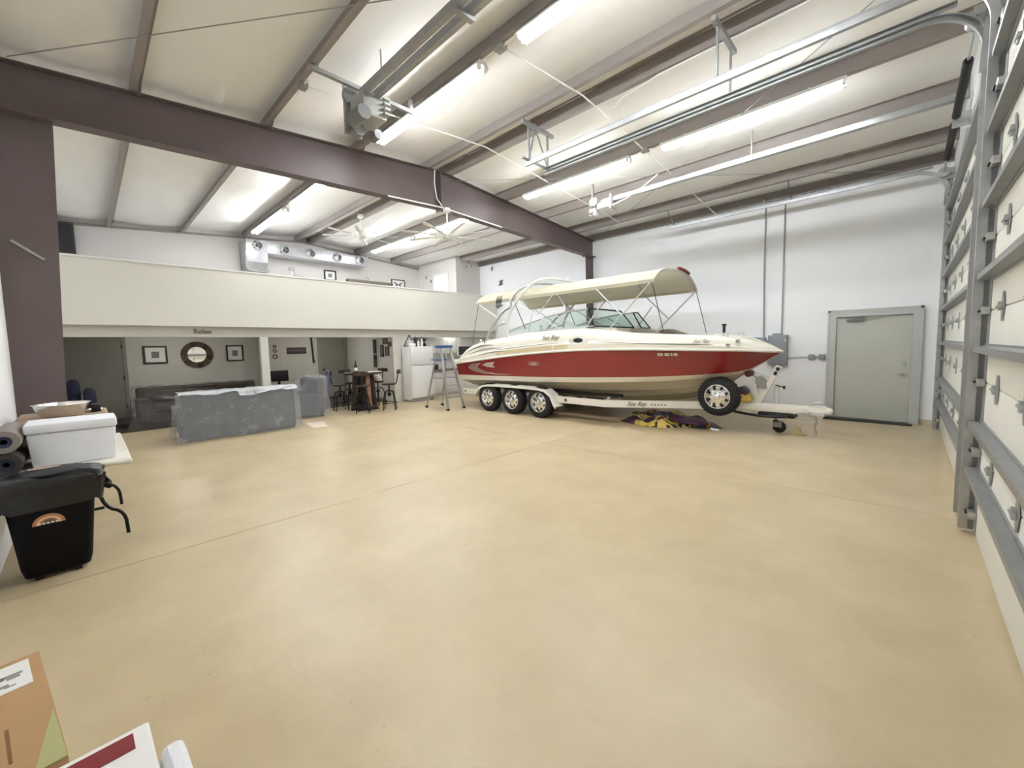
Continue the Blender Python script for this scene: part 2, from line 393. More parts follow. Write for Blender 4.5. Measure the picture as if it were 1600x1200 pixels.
hl.tube([(-.03, YF - .095, .97), (-.08, YF - .1, .972), (-.16, YF - .095, .965)], [.012, .011, .009], 8).build('lever_handle', M_CHROME, d)
MB().lathe([(.005, 0), (.03, 0), (.028, .02), (.005, .022)], (-.03, YF - .04, 1.16), (0, -1, 0), 14).build('deadbolt', M_GALV, d)
tag(MB().prism([(-1.22, 0), (.12, 0), (.12, .012), (-1.18, .03), (-1.22, .012)], 'y', YF - .34, YF - .1).build('door_mat', M_BLACK, bevel=.004), 'black rubber mat along the foot of the grey steel door', 'mat')

# ------------------------------------------------------------------ sectional garage doors
M_PANEL = mat('door_panel_white', (228, 227, 218), .55, 0, .03, 1.5, .12, 60)
M_STRUT = mat('strut_grey', (150, 152, 152), .4, .6, .08, 6)
M_PRINT = mat('sticker_blue', (70, 100, 170), .5)
JZ = [.02, .71, 1.28, 1.85, 2.42, 2.99, 3.56, DZ]
def garage_door(y0, y1, label):
    t = thing('sectional_garage_door', (XD, (y0 + y1) / 2, 0), label, 'garage door')
    xp = XD - .01
    for k in range(7):
        p = MB().box(xp, xp + .05, y0, y1, JZ[k] + .002, JZ[k + 1] - .002).build('door_section', M_PANEL, t, bevel=.008, seg=2)
        for e, s in ((y0, 1), (y1, -1)):
            MB().box(xp - .006, xp + .001, min(e, e + s * .11), max(e, e + s * .11), JZ[k] + .004, JZ[k + 1] - .004).build('end_stile', M_GALVL, p)
    hin = None
    for z in JZ[1:7]:
        for i in range(4):
            yy = y1 - (.72, 1.68, 2.7, 3.75)[i]
            if hin is None:
                h = MB()
                h.prism([(-.05, 0), (-.012, -.10), (.012, -.10), (.05, 0), (.012, .10), (-.012, .10)], 'x', -.012, -.004)
                h.prism([(-.03, -.03), (.03, -.03), (.02, .03), (-.02, .03)], 'x', -.03, -.012)
                h.cyl((-.026, -.045, 0), (-.026, .045, 0), .012, n=8)
                hin = h.build('hinge', M_GALV, t, local=True); ho = hin
            else:
                ho = hin.copy(); COL.objects.link(ho)
            ho.location = (xp - XD, yy - (y0 + y1) / 2, z)
    for z in (.545, .93, 1.545, 2.12, 2.68, 3.25, 3.82):
        q = MB()
        x1 = xp - .002
        q.prism([(x1, z - .045), (x1 - .012, z - .045), (x1 - .012, z - .03), (x1 - .075, z - .022), (x1 - .075, z + .022), (x1 - .012, z + .03), (x1 - .012, z + .045), (x1, z + .045)], 'y', y0 + .02, y1 - .02)
        q.build('strut', M_STRUT, t)
    for z in (.19, .71, 1.28, 1.85, 2.42, 2.99, 3.56, 4.05):
        for e, s in ((y0, 1), (y1, -1)):
            br = MB().box(xp - .05, xp - .004, min(e + s * .02, e + s * .13), max(e + s * .02, e + s * .13), z - .03, z + .03).build('roller_bracket', M_GALV, t, bevel=.006)
            MB().cyl((xp - .055, e + s * .05, z), (xp - .055, e - s * .045, z), .007, n=8).cyl((xp - .055, e - s * .03, z), (xp - .055, e - s * .06, z), .026, n=12).build('roller', M_BLACKM, br)
    return t
garage_door(ND0, ND1, 'white sectional garage door nearest the viewer, cut off by the right edge')
garage_door(FD0, FD1, 'white sectional garage door with grey struts, next to the grey steel door')
HZ = 4.52
def track(y, s, label, wide=False):
    t = thing('door_track', (XD, y, 0), label, 'door track')
    xt = XD - .075; R = .42
    path = [(xt, y, .03), (xt, y, HZ - R)] + [(xt - R + R * math.cos(a), y, HZ - R + R * math.sin(a)) for a in (PI / 2 * k / 12 for k in range(1, 13))] + [(-4.5, y, HZ)]
    # curved C rail as a swept strip pair
    m = MB()
    prof = [(-.028, -.022), (.028, -.022), (.028, .022), (.018, .022), (.018, -.016), (-.018, -.016), (-.018, .022), (-.028, .022)]
    rings = []
    for i, p in enumerate(path):
        p = Vector(p); a = Vector(path[max(i - 1, 0)]); b = Vector(path[min(i + 1, len(path) - 1)])
        tg = (b - a).normalized(); sd = Vector((0, 1, 0)); nn = tg.cross(sd).normalized()
        rings.append([p + nn * q[0] + sd * (-s * q[1]) for q in prof])
    m.loft(rings).build('rail', M_GALV, t)
    MB().prism([(XD - .004, y - s * .02), (XD - .004, y - s * .10), (XD - .012, y - s * .10), (XD - .012, y - s * .028), (XD - .10, y - s * .028), (XD - .10, y - s * .02)], 'z', .02, DZ + .1).build('wall_angle', M_GALVL, t)
    MB().prism([(-4.5, HZ + .03), (.2, HZ + .03), (.2, HZ + .065), (-4.5, HZ + .065)], 'y', y - .004, y + .004).prism([(-4.5, HZ + .06), (.2, HZ + .06), (.2, HZ + .066), (-4.5, HZ + .066)], 'y', y - s * .04, y).build('track_angle', M_GALVL, t)
    MB().prism([(XD - .02, DZ - .25), (XD - .02, HZ - .08), (XD - .10, HZ - .08), (XD - .12, DZ - .25)], 'y', y - s * .032, y - s * .028).build('flag_bracket', M_GALVL, t)
    return t
track(FD0 - .04, 1, 'overhead garage door track on the near side of the farther door')
track(FD1 + .04, -1, 'overhead garage door track along the far white wall')
track(ND1 + .04, -1, 'overhead garage door track on the far side of the nearest door')
def hanger(x, label):
    t = thing('track_hanger', (x, 5.3, HZ), label, 'hanger', 'track hangers')
    MB().bar((x, 4.93, 5.12), (x, 5.68, 5.12), .05, .05).build('crossbar', M_GALVL, t)
    for y in (5.07, 5.54): MB().bar((x, y, HZ + .06), (x, y, 5.17), .035, .02, (1, 0, 0)).build('drop_leg', M_GALVL, t)
    if x < -4: 
        MB().bar((x, 5.54, HZ + .06), (x, 5.2, 5.17), .03, .012, (1, 0, 0)).build('diagonal_brace', M_GALVL, t)
        MB().bar((x, 5.07, HZ + .06), (x, 5.25, 5.17), .03, .012, (1, 0, 0)).build('diagonal_brace', M_GALVL, t)
        MB().bar((x, 4.9, HZ + .05), (x, 5.7, HZ + .05), .03, .03).build('lower_bar', M_GALVL, t)
    return t
hanger(-4.42, 'angle iron hanger braced at the free ends of the paired door tracks')
hanger(-1.64, 'plain two-leg hanger holding the paired door tracks near their middle')
for x in (-4.3, -1.85):
    t = thing('track_hanger', (x, 10.36, HZ), 'angle strap holding the wall-side track %s' % ('at its free end' if x < -4 else 'halfway along the far wall'), 'hanger', 'track hangers')
    MB().bar((x, 10.36, HZ + .05), (x, 9.96, zraf(9.96)), .04, .01, (1, 0, 0)).build('strap', M_STEEL if x > -4 else M_GALVL, t)
    MB().box(x - .03, x + .03, 10.32, 10.40, HZ + .04, HZ + .07).build('foot_plate', M_GALVL, t)
# torsion shafts
for y0, y1, lb in ((ND0, ND1, 'torsion spring shaft above the nearest garage door'), (FD0, FD1, 'torsion spring shaft above the farther garage door')):
    t = thing('torsion_shaft', (XD - .14, (y0 + y1) / 2, 4.4), lb, 'spring shaft')
    MB().cyl((XD - .14, y0 - .05, 4.42), (XD - .14, y1 + .05, 4.42), .014, n=8).build('shaft', M_GALV, t)
    yc = (y0 + y1) / 2
    for a, b in ((yc - 1.6, yc - .1), (yc + .1, yc + 1.6)):
        q = MB(); n = 40
        q.lathe([(.03 + .012 * (i % 2), (b - a) * i / n) for i in range(n + 1)], (XD - .14, a, 4.42), (0, 1, 0), 10).build('torsion_spring', M_BLACKM, t)
    for y in (y0 + .05, y1 - .05): MB().lathe([(.02, -.05), (.075, -.05), (.06, 0), (.075, .05), (.02, .05)], (XD - .14, y, 4.42), (0, 1, 0), 14).build('cable_drum', M_GALV, t)
    for y in (y0 - .02, yc, y1 + .02): MB().box(XD - .17, XD - .002, y - .006, y + .006, 4.32, 4.50).build('bearing_plate', M_GALV, t)

# ------------------------------------------------------------------ fluorescent strip lights
def strip(x0, x1, y, label):
    z = zraf(y) - .055
    t = thing('strip_light', ((x0 + x1) / 2, y, z), label, 'light fixture', 'eight foot fluorescent strip lights')
    MB().prism([(y - .05, z + .03), (y + .05, z + .03), (y + .095, z - .03), (y + .09, z - .036), (y + .03, z - .02), (y - .03, z - .02), (y - .09, z - .036), (y - .095, z - .03)], 'x', x0, x1).build('housing', M_WHITE, t)
    for s in (-1, 1):
        MB().cyl((x0 + .06, y + s * .05, z - .062), (x1 - .06, y + s * .05, z - .062), .019, n=10).build('tube', M_TUBE, t)
        for xx in (x0, x1 - .05): MB().box(xx + .005, xx + .045, min(y + s * .02, y + s * .078), max(y + s * .02, y + s * .078), z - .078, z - .005).build('lamp_holder', M_WHITE, t, bevel=.005)
    for xx in (x0 + .4, x1 - .4): MB().cyl((xx, y, z + .03), (xx, y, z + .056), .02, n=8).build('mount_stud', M_WHITE, t)
    return t
strip(-6.29, -3.78, 3.53, 'lit strip light just in front of the brown rafter on the left row')
strip(-3.18, -.70, 3.53, 'lit strip light cut off by the top edge of the picture')
strip(-10.25, -7.75, 3.53, 'lit strip light just behind the brown rafter on the left row')
strip(-13.34, -10.75, 3.53, 'lit strip light at the mezzanine back wall above the box plenum')
strip(-6.32, -3.76, 7.08, 'lit strip light between the paired door tracks and the boat canopy')
strip(-3.17, -.70, 7.08, 'lit strip light nearest the farther garage door')
strip(-10.47, -7.98, 7.08, 'lit strip light behind the hanging ceiling fan')
strip(-13.33, -10.84, 7.08, 'lit strip light at the mezzanine back wall on the right row')
def jbox(x, y, label):
    z = zraf(y)
    t = thing('junction_box', (x, y, z), label, 'junction box', 'ceiling junction boxes')
    MB().box(x - .06, x + .06, y - .05, y + .05, z - .06, z - .0).build('box', M_GALVL, t, bevel=.005)
    MB().cyl((x + .06, y, z - .03), (x + .2, y, z - .05), .01, n=6).cyl((x - .06, y, z - .03), (x - .2, y, z - .05), .01, n=6).build('whip', M_WHITE, t)
jbox(-3.48, 3.53, 'small junction box between the two front lights of the left row')
jbox(-3.46, 7.08, 'small junction box between the two front lights of the right row')
jbox(-5.55, 2.11, 'small junction box on the purlin beside the grey opener motor')
# ceiling conduits running across the purlins
def conduit(pts, label, r=.011, m=None, group=None):
    return tag(MB().tube(pts, r, 8).build('conduit', m or M_GALVL), label, 'conduit', group)
conduit([(-3.48, y, zraf(y) - .012) for y in (3.6, 4.4, 5.2, 6.0, 7.03)] + [(-3.48, 8.52, zraf(8.52) - .012), (-3.48, 9.96, zraf(9.96) - .012), (-3.48, 10.85, zraf(10.85) - .02)], 'white conduit crossing the ceiling past the paired tracks to the far wall', m=M_WHITE)
conduit([(-5.55, 2.2, zraf(2.2) - .015), (-5.55, 3.4, zraf(3.4) - .015), (-5.55, 5.2, zraf(5.2) - .015), (-5.55, 7.08, zraf(7.08) - .015), (-5.55, 8.52, zraf(8.52) - .015), (-5.55, 9.9, zraf(9.9) - .015)], 'thin conduit crossing the ceiling just in front of the brown rafter', m=M_WHITE)
conduit([(-3.3, 5.75, zraf(5.46) - .02), (-3.1, 5.62, zraf(5.46) - .015), (-2.5, 5.5, zraf(5.46) - .012), (-.2, 5.5, zraf(5.46) - .012)], 'thin white conduit running along the ridge purlin', m=M_WHITE)
conduit([(-6.88, 4.0, 4.41), (-6.88, 5.2, 4.47), (-6.88, 6.9, 4.40)], 'white conduit fixed under the middle of the brown rafter', r=.014, m=M_WHITE)
conduit([(-6.88, 5.05, 5.16), (-6.88, 5.03, 4.9), (-6.88, 5.08, 4.62), (-6.88, 5.2, 4.5)], 'bent white conduit dropping down the rafter splice', m=M_WHITE)

# ------------------------------------------------------------------ door openers
op = thing('door_opener', (-5.1, 2.67, 4.5), 'grey chain-drive door opener with double rail hanging at the left', 'door opener', 'garage door openers')
M_OPG = mat('opener_grey', (168, 168, 160), .5, .1, .1, 8)
MB().box(-5.22, -4.86, 2.55, 2.86, 4.52, 4.80).build('gear_case', M_OPG, op, bevel=.015)
for z in (4.57, 4.63, 4.69, 4.75): MB().box(-5.18, -4.80, 2.80, 2.88, z, z + .025).build('cooling_rib', M_OPG, op)
MB().cyl((-5.05, 2.5, 4.47), (-4.75, 2.5, 4.47), .085, n=16).build('motor_drum', mat('opener_dark', (120, 120, 118), .5, .2), op)
MB().cyl((-5.26, 2.62, 4.44), (-5.12, 2.62, 4.44), .075, n=14).build('drive_sprocket', MATS['opener_dark'], op)
MB().cyl((-5.2, 2.84, 4.43), (-5.05, 2.84, 4.43), .06, n=12).build('brake_drum', MATS['opener_dark'], op)
MB().lathe([(.02, 0), (.12, 0), (.13, .02), (.12, .04), (.02, .04)], (-5.28, 2.6, 4.86), (1, 0, 0), 18).build('belt_pulley', MATS['opener_dark'], op)
MB().box(-5.3, -5.26, 2.50, 2.72, 4.4, 5.0).build('mount_plate', M_OPG, op)
rl = op
for dy in (-.07, .07): MB().prism([(2.67 + dy - .03, 4.76), (2.67 + dy + .03, 4.76), (2.67 + dy + .03, 4.85), (2.67 + dy - .03, 4.85)], 'x', -5.0, XD - .02).build('rail_angle', M_GALVL, rl)
for x in (-4.9, -3.1, -1.2): MB().box(x - .03, x + .03, 2.56, 2.78, 4.72, 4.76).build('rail_spacer', M_GALVL, rl)
MB().cyl((-4.62, 2.67, 4.85), (-4.62, 2.67, zceil(2.67) - .03), .009, n=6).cyl((-3.1, 2.67, 4.85), (-3.1, 2.67, zceil(2.67) - .03), .009, n=6).build('hanger_rod', M_GALVL, rl)
cr = op
MB().box(-5.13, -5.08, 2.02, 3.42, 4.90, 4.945).build('slotted_bar', M_GALV, cr)
for y in (2.11, 3.38): MB().box(-5.13, -5.08, y - .02, y + .02, 4.94, zraf(y) + .02).build('bolt_tab', M_GALV, cr)
op = thing('door_opener', (-4.85, 7.95, 4.5), 'white door opener with round pulley and bright rail above the boat canopy', 'door opener', 'garage door openers')
M_OPW = mat('opener_white', (222, 224, 220), .4, .3)
MB().box(-4.92, -4.62, 7.83, 8.07, 4.54, 4.66).build('gear_case', M_OPW, op, bevel=.015)
MB().box(-5.14, -4.98, 7.86, 8.04, 4.44, 4.60).build('motor_body', M_OPW, op, bevel=.02)
MB().lathe([(.01, 0), (.09, 0), (.1, .02), (.09, .04), (.01, .04)], (-4.98, 7.82, 4.71), (0, -1, 0), 18).lathe([(.01, .0), (.06, 0), (.06, .03), (.01, .03)], (-5.06, 7.85, 4.51), (0, -1, 0), 14).build('belt_pulley', M_CHROME, op)
MB().box(-4.62, -4.58, 7.83, 8.07, 4.50, 4.78).build('mount_plate', M_OPG, op)
MB().bar((-5.1, 7.95, 4.66), (-5.1, 7.95, zraf(7.95) + .18), .05, .03).build('drop_strap', M_GALVL, op)
MB().tube([(-4.58, 7.9, 4.56), (-4.3, 7.88, 4.6), (-3.9, 7.86, 4.72), (-3.6, 7.9, 4.9)], .012, 8).build('power_cord', M_WHITE, op)
rl = op
MB().prism([(7.92, 4.68), (7.98, 4.68), (7.98, 4.74), (7.92, 4.74)], 'x', -4.95, XD - .02).build('rail_tube', M_GALV, rl)
MB().prism([(7.90, 4.655), (8.0, 4.655), (8.0, 4.672), (7.90, 4.672)], 'x', -4.6, XD - .02).build('rail_lip', M_GALV, rl)
MB().bar((-2.0, 7.95, 4.74), (-2.0, 7.95, zceil(7.95) - .04), .04, .015, (1, 0, 0)).build('drop_strap', M_GALV, rl)

# ------------------------------------------------------------------ ceiling fans
M_FAN = mat('fan_white', (226, 226, 220), .4)
def fan(c, ztop, a0, label):
    t = thing('ceiling_fan', c, label, 'ceiling fan', 'eight-blade ceiling fans')
    x, y, z = c
    MB().lathe([(.01, 0), (.07, 0), (.08, -.06), (.03, -.1), (.01, -.1)], (x, y, ztop), (0, 0, 1), 16).build('canopy', M_FAN, t)
    MB().cyl((x, y, z + .12), (x, y, ztop - .05), .016, n=10).build('downrod', M_FAN, t)
    MB().lathe([(.01, .16), (.05, .15), (.11, .10), (.12, .02), (.10, -.05), (.06, -.08), (.01, -.085)], (x, y, z), (0, 0, 1), 20).build('motor_housing', M_FAN, t)
    proto = None
    for k in range(8):
        if proto is None:
            b = MB()
            b.prism([(.1, -.02), (.3, -.03), (.3, .03), (.1, .02)], 'z', -.02, -.012)
            R_ = Matrix.Rotation(.16, 3, 'X')
            vs = [R_ @ Vector((xx, yy, zz)) for zz in (-.004, .004) for xx, yy in ((.25, -.028), (.92, -.036), (.95, -.02), (.95, .02), (.92, .036), (.25, .028))]
            b.add(vs, [(5, 4, 3, 2, 1, 0), (6, 7, 8, 9, 10, 11)] + [(i, (i + 1) % 6, 6 + (i + 1) % 6, 6 + i) for i in range(6)])
            proto = b.build('blade', M_FAN, t, local=True); o = proto
        else: o = proto.copy(); COL.objects.link(o)
        o.rotation_euler = (0, 0, a0 + k * PI / 4)
fan((-10.45, 5.24, 4.62), 5.16, .2, 'white eight-blade ceiling fan close under the ridge above the mezzanine')
fan((-6.86, 5.30, 3.93), 4.47, .45, 'white eight-blade ceiling fan hanging on a long rod from the rafter')

# ------------------------------------------------------------------ boat on trailer
BY = 8.4
boat = thing('motor_boat', (-5.5, BY, 0), 'red and white motor boat with cream canopy and wakeboard tower on a trailer', 'boat')
ST = [  # x, half beam at rub rail, z rub, half beam at red edge, z red, half beam chine, z chine, z keel
    (-9.10, 1.19, 1.20, 1.13, .885, 1.04, .745, .36), (-8.6, 1.225, 1.255, 1.15, .89, 1.06, .75, .36), (-8.0, 1.25, 1.315, 1.17, .895, 1.08, .765, .36),
    (-7.2, 1.275, 1.395, 1.18, .91, 1.09, .785, .36), (-6.4, 1.285, 1.46, 1.18, .92, 1.09, .80, .36), (-5.6, 1.285, 1.51, 1.17, .94, 1.07, .82, .365),
    (-4.8, 1.27, 1.54, 1.13, .965, 1.02, .845, .38), (-4.2, 1.235, 1.545, 1.06, .985, .94, .87, .40), (-3.6, 1.16, 1.54, .95, 1.005, .82, .90, .45),
    (-3.1, 1.04, 1.525, .79, 1.03, .65, .935, .53), (-2.7, .90, 1.515, .60, 1.055, .46, .975, .66), (-2.4, .76, 1.505, .42, 1.08, .27, 1.02, .84),
    (-2.2, .64, 1.50, .28, 1.10, .12, 1.055, 1.0), (-2.0, .50, 1.49, .13, 1.16, .06, 1.155, 1.15), (-1.8, .31, 1.475, .06, 1.29, .03, 1.288, 1.285),
    (-1.66, .14, 1.465, .03, 1.39, .015, 1.388, 1.385), (-1.57, .02, 1.46, .015, 1.45, .008, 1.449, 1.448)]
def hull_strip(fn, name, m, solid=0):
    q = MB()
    for s in (-1, 1):
        q.loft([[Vector((S[0], BY + s * p[0], p[1])) for p in fn(S)] for S in ST], False, False)
    return q.build(name, m, boat, weld=.0005)
def lerp(a, b, t): return a + (b - a) * t
hull_strip(lambda S: [(lerp(S[3], S[1], t) - .04 * math.sin(PI * t) * (1 if S[0] > -4 else 0), lerp(S[4], S[2], t)) for t in (0, .25, .5, .75, 1)], 'red_topsides', M_RED)
hull_strip(lambda S: [(S[5], S[6]), (S[5] + .03 * min(1, S[5] * 3), S[6] + .005), (S[3], S[4])], 'white_boot_stripe', M_GEL)
def bottom(S):
    k, c = (0.0, S[7]), (S[5], S[6]); out = []
    for t in (0, .33, .345, .36, .62, .635, .65, .93, 1):
        z = lerp(k[1], c[1], t)
        if t in (.345, .635): z -= .02 * min(1, S[5])
        out.append((lerp(k[0], c[0], t), z))
    return out
hull_strip(bottom, 'hull_bottom', M_BOT)
S = ST[0]
pts = [(-9.10, BY + s * b, z) for s, b, z in ((1, S[1], S[2]), (1, S[3], S[4]), (1, S[5], S[6]), (1, 0, S[7]), (-1, S[5], S[6]), (-1, S[3], S[4]), (-1, S[1], S[2]))]
tr = MB().add(pts, [tuple(range(7))]).build('transom', M_RED, boat, solid=.02)
# deck loft
def ip(tab, x):
    for (a, p), (b, q) in zip(tab, tab[1:]):
        if a <= x <= b: return p + (q - p) * (x - a) / (b - a)
    return tab[0][1] if x < tab[0][0] else tab[-1][1]
ZT = [(-9.45, 1.28), (-9.1, 1.36), (-8.85, 1.56), (-8.5, 1.70), (-8.0, 1.81), (-7.2, 1.90), (-6.4, 1.96), (-5.6, 2.0), (-4.9, 2.0), (-4.4, 1.95), (-3.9, 1.87), (-3.3, 1.82), (-2.7, 1.78), (-2.4, 1.755), (-2.1, 1.69), (-1.9, 1.62), (-1.75, 1.56), (-1.65, 1.51), (-1.57, 1.465)]
BB = [(S[0], S[1]) for S in ST]; ZR = [(S[0], S[2]) for S in ST]
xs = [-9.1, -8.95, -8.8, -8.6, -8.4, -8.2, -8.0, -7.6, -7.2, -6.8, -6.4, -6.0, -5.6, -5.2, -4.9, -4.6, -4.2, -3.9, -3.6, -3.3, -3.0, -2.7, -2.55, -2.4, -2.2, -2.0, -1.85, -1.75, -1.66, -1.6, -1.57]
def deck_half(x, s):
    b = ip(BB, x); zr = ip(ZR, x); zt_ = ip(ZT, x); op_ = 1.0 if -8.3 < x < -2.6 else 0.0
    if -5.1 < x < -4.5: op_ = .45
    h = zt_ - zr
    zin = lerp(zt_, 1.2, op_) if op_ else zt_ + .015
    k = min(1, b / .5)
    P = [(b, zr), (b + .015 * k, zr + .02), (b + .012 * k, zr + .3 * h), (b - .05 * k, zr + .42 * h), (b - .07 * k, zr + .75 * h), (b - .13 * k, zr + .97 * h), (b - .20 * k, zt_), (b - .34 * k, zt_ - .0), (b - .37 * k, zin), (b * .3, zin + (.02 * k if not op_ else 0)), (0, zin + (.03 * k if not op_ else 0))]
    return [Vector((x, BY + s * p[0], p[1])) for p in P]
q = MB()
for s in (-1, 1): q.loft([deck_half(x, s) for x in xs], False, False)
q.build('deck', M_GEL, boat, weld=.0005)
q = MB()
for s in (-1, 1): q.tube([(S[0], BY + s * (S[1] + .012), S[2] + .0) for S in ST], .024, 6)
q.build('rub_rail', mat('rub_rail_white', (224, 220, 210), .4), boat)
# tan flash along the deck side, under the graphic lines
q = MB()
for s in (-1, 1):
    q.loft([[Vector((x, BY + s * (ip(BB, x) + .016), ip(ZR, x) + .05)), Vector((x, BY + s * (ip(BB, x) + .014), ip(ZR, x) + .3 * (ip(ZT, x) - ip(ZR, x)) - .01))] for x in (-7.4, -7.0, -6.6, -6.2, -5.8, -5.4, -5.2)], False, False)
q.build('tan_side_panel', M_TAN, boat, solid=.004)
q = MB()
for s in (-1, 1):
    q.tube([(x, BY + s * (ip(BB, x) + .012), ip(ZR, x) + .37 * (ip(ZT, x) - ip(ZR, x))) for x in (-7.5, -7.2, -6.8, -6.4, -6.0, -5.6, -5.3)], [.003, .01, .011, .011, .011, .01, .004], 6)
    q.build('grey_side_line', mat('trim_grey', (140, 136, 126), .4), boat); q = MB()
    q.tube([(x, BY + s * (ip(BB, x) + .012), ip(ZR, x) + .37 * (ip(ZT, x) - ip(ZR, x))) for x in (-4.55, -4.2, -3.8, -3.4, -3.0, -2.7, -2.45)], [.004, .01, .01, .01, .012, .012, .003], 6); q.build('grey_side_line', MATS['trim_grey'], boat); q = MB()

q = MB()
for s in (-1, 1):
    for off, xa, xb in ((.66, -8.75, -7.55), (.42, -8.55, -7.2), (.2, -8.3, -6.9)):
        n = 8
        q.tube([(lerp(xa, xb, i / n), BY + s * (ip(BB, lerp(xa, xb, i / n)) - .10 * off * (off > .5) + .006), ip(ZR, lerp(xa, xb, i / n)) + (off + .10 * math.sin(PI * i / n)) * (ip(ZT, lerp(xa, xb, i / n)) - ip(ZR, lerp(xa, xb, i / n)))) for i in range(n + 1)], [.002 + .016 * math.sin(PI * i / n) for i in range(n + 1)], 6)
q.build('aft_vent_line', MATS['trim_grey'], boat)
# portlight
q = MB().lathe([(.10, 0), (.19, .0), (.19, .02), (.10, .025)], (0, 0, 0), (0, -1, 0), 24, ring=True)
for p in q.v: p.x *= 1.25; p.z *= .50
for p in q.v: p += Vector((-4.95, BY - 1.255, 1.74))
pl = q.build('portlight', M_WHITE, boat)
q = MB().lathe([(.001, .008), (.15, .008), (.15, .012), (.001, .014)], (0, 0, 0), (0, -1, 0), 24)
for p in q.v: p.x *= 1.15; p.z *= .42
for p in q.v: p += Vector((-4.95, BY - 1.255, 1.74))
q.build('pane', mat('dark_green_glass', (30, 44, 40), .08), pl)
# stern swim platform and outdrive
MB().prism([(-9.52, BY - .95), (-9.05, BY - 1.15), (-9.05, BY + 1.15), (-9.52, BY + .95)], 'z', 1.06, 1.13).build('swim_platform', M_GEL, boat, bevel=.02)
MB().box(-9.50, -9.1, BY - 1.0, BY - .75, 1.13, 1.30).build('platform_step', M_GEL, boat, bevel=.03)
q = MB().box(-9.35, -9.1, BY - .14, BY + .14, .5, .95).box(-9.45, -9.2, BY - .05, BY + .05, .24, .6)
q.cyl((-9.55, BY, .34), (-9.15, BY, .34), .06, .05).build('outdrive', M_BLACK, boat, bevel=.015)
# cleats and bow hardware
def cleat(x, y, z, nm='cleat'):
    q = MB().tube([(x - .08, y, z + .05), (x - .03, y, z + .06), (x + .03, y, z + .06), (x + .08, y, z + .05)], .012, 6)
    q.cyl((x - .03, y, z), (x - .03, y, z + .06), .012, n=6).cyl((x + .03, y, z), (x + .03, y, z + .06), .012, n=6)
    return q.build(nm, M_CHROME, boat)
cleat(-8.3, BY - 1.0, 1.76); cleat(-2.35, BY - .42, 1.74); cleat(-2.35, BY + .42, 1.74)
MB().cyl((-6.1, BY - 1.1, 1.93), (-6.1, BY - 1.1, 2.08), .02, n=8).cyl((-6.1, BY - 1.1, 1.93), (-6.1, BY - 1.1, 1.96), .045, n=10).cyl((-6.1, BY - 1.1, 2.08), (-6.1, BY - 1.1, 2.12), .03, n=8).build('rod_holder', M_CHROME, boat)
MB().cyl((-2.42, BY - .3, 1.75), (-2.42, BY - .3, 1.96), .025, n=8).cyl((-2.42, BY - .3, 1.94), (-2.42, BY - .3, 1.97), .04, n=8).build('bow_light', M_BLACK, boat)
for x, yb in ((-2.25, .62), (-2.12, .52)): MB().lathe([(.01, 0), (.045, 0), (.04, .02), (.01, .022)], (x, BY - yb - .03, 1.57 + (.07 if x > -2.2 else 0)), (.4, -.8, .4), 12).build('bow_fitting', M_CHROME, boat)
# hull side graphics: silver crescents near the stern (flat decals with thickness on the red side)
def on_side(x, z, off=.006):
    S = None
    b0 = ip([(T[0], T[3]) for T in ST], x); z0 = ip([(T[0], T[4]) for T in ST], x); b1 = ip(BB, x); z1 = ip(ZR, x)
    t = (z - z0) / (z1 - z0)
    return Vector((x, BY - (b0 + (b1 - b0) * t) - off, z))
def decal(outl, m, name, off=.006):
    q = MB().add([on_side(x, z, off) for x, z in outl] + [on_side(x, z, off - .004) for x, z in outl],
                 [tuple(range(len(outl)))] + [(i, (i + 1) % len(outl), len(outl) + (i + 1) % len(outl), len(outl) + i) for i in range(len(outl))])
    return q.build(name, m, boat)
M_SILV = mat('silver_decal', (196, 190, 180), .35, .3); M_GDEC = mat('grey_decal', (128, 118, 108), .4)
decal([(-8.6, 1.11), (-8.42, 1.19), (-8.05, 1.23), (-8.18, 1.16), (-8.2, 1.11)], M_SILV, 'crescent_decal')
decal([(-8.56, 1.115), (-8.4, 1.175), (-8.12, 1.215), (-8.22, 1.155), (-8.24, 1.12)], M_GDEC, 'crescent_decal', .009)
decal([(-8.6, 1.095), (-8.25, 1.095), (-7.9, 1.0), (-7.5, .965), (-6.95, .955), (-7.5, .94), (-8.0, .955), (-8.4, 1.02)], M_SILV, 'crescent_decal')
decal([(-8.53, 1.08), (-8.27, 1.08), (-7.95, 1.0), (-7.65, .965), (-8.0, .968), (-8.37, 1.03)], M_GDEC, 'crescent_decal', .009)
decal([(-8.0, 1.18), (-7.82, 1.24), (-7.5, 1.265), (-7.6, 1.18), (-7.52, 1.12), (-7.8, 1.125)], M_SILV, 'crescent_decal')
q = MB()
for i, (x, z) in enumerate(((-8.78, 1.02), (-8.36, .93), (-7.42, 1.03))): q.lathe([(.001, 0), (.022, 0), (.02, .012), (.001, .014)], on_side(x, z, 0), (0, -1, 0), 10)
q.build('drain_fitting', mat('drain_red', (150, 60, 60), .4), boat)
q = MB()
q.tube([on_side(-6.2 + .16 * math.cos(a), 1.24 + .035 * math.sin(a), .006) for a in (2 * PI * k / 20 for k in range(20))], .006, 6, True)
q.build('hull_emblem', M_SILV, boat)
for i in range(4): decal([(-6.27 + .04 * i, 1.225), (-6.245 + .04 * i, 1.225), (-6.245 + .04 * i, 1.255), (-6.27 + .04 * i, 1.255)], M_SILV, 'emblem_mark')
for i, (a, b) in enumerate(((0, .05), (.06, .09), (.12, .20), (.22, .25), (.27, .33))): decal([(-3.32 + a, 1.41), (-3.32 + b, 1.41), (-3.32 + b, 1.465), (-3.32 + a, 1.465)], M_SILV, 'bow_mark', .03)
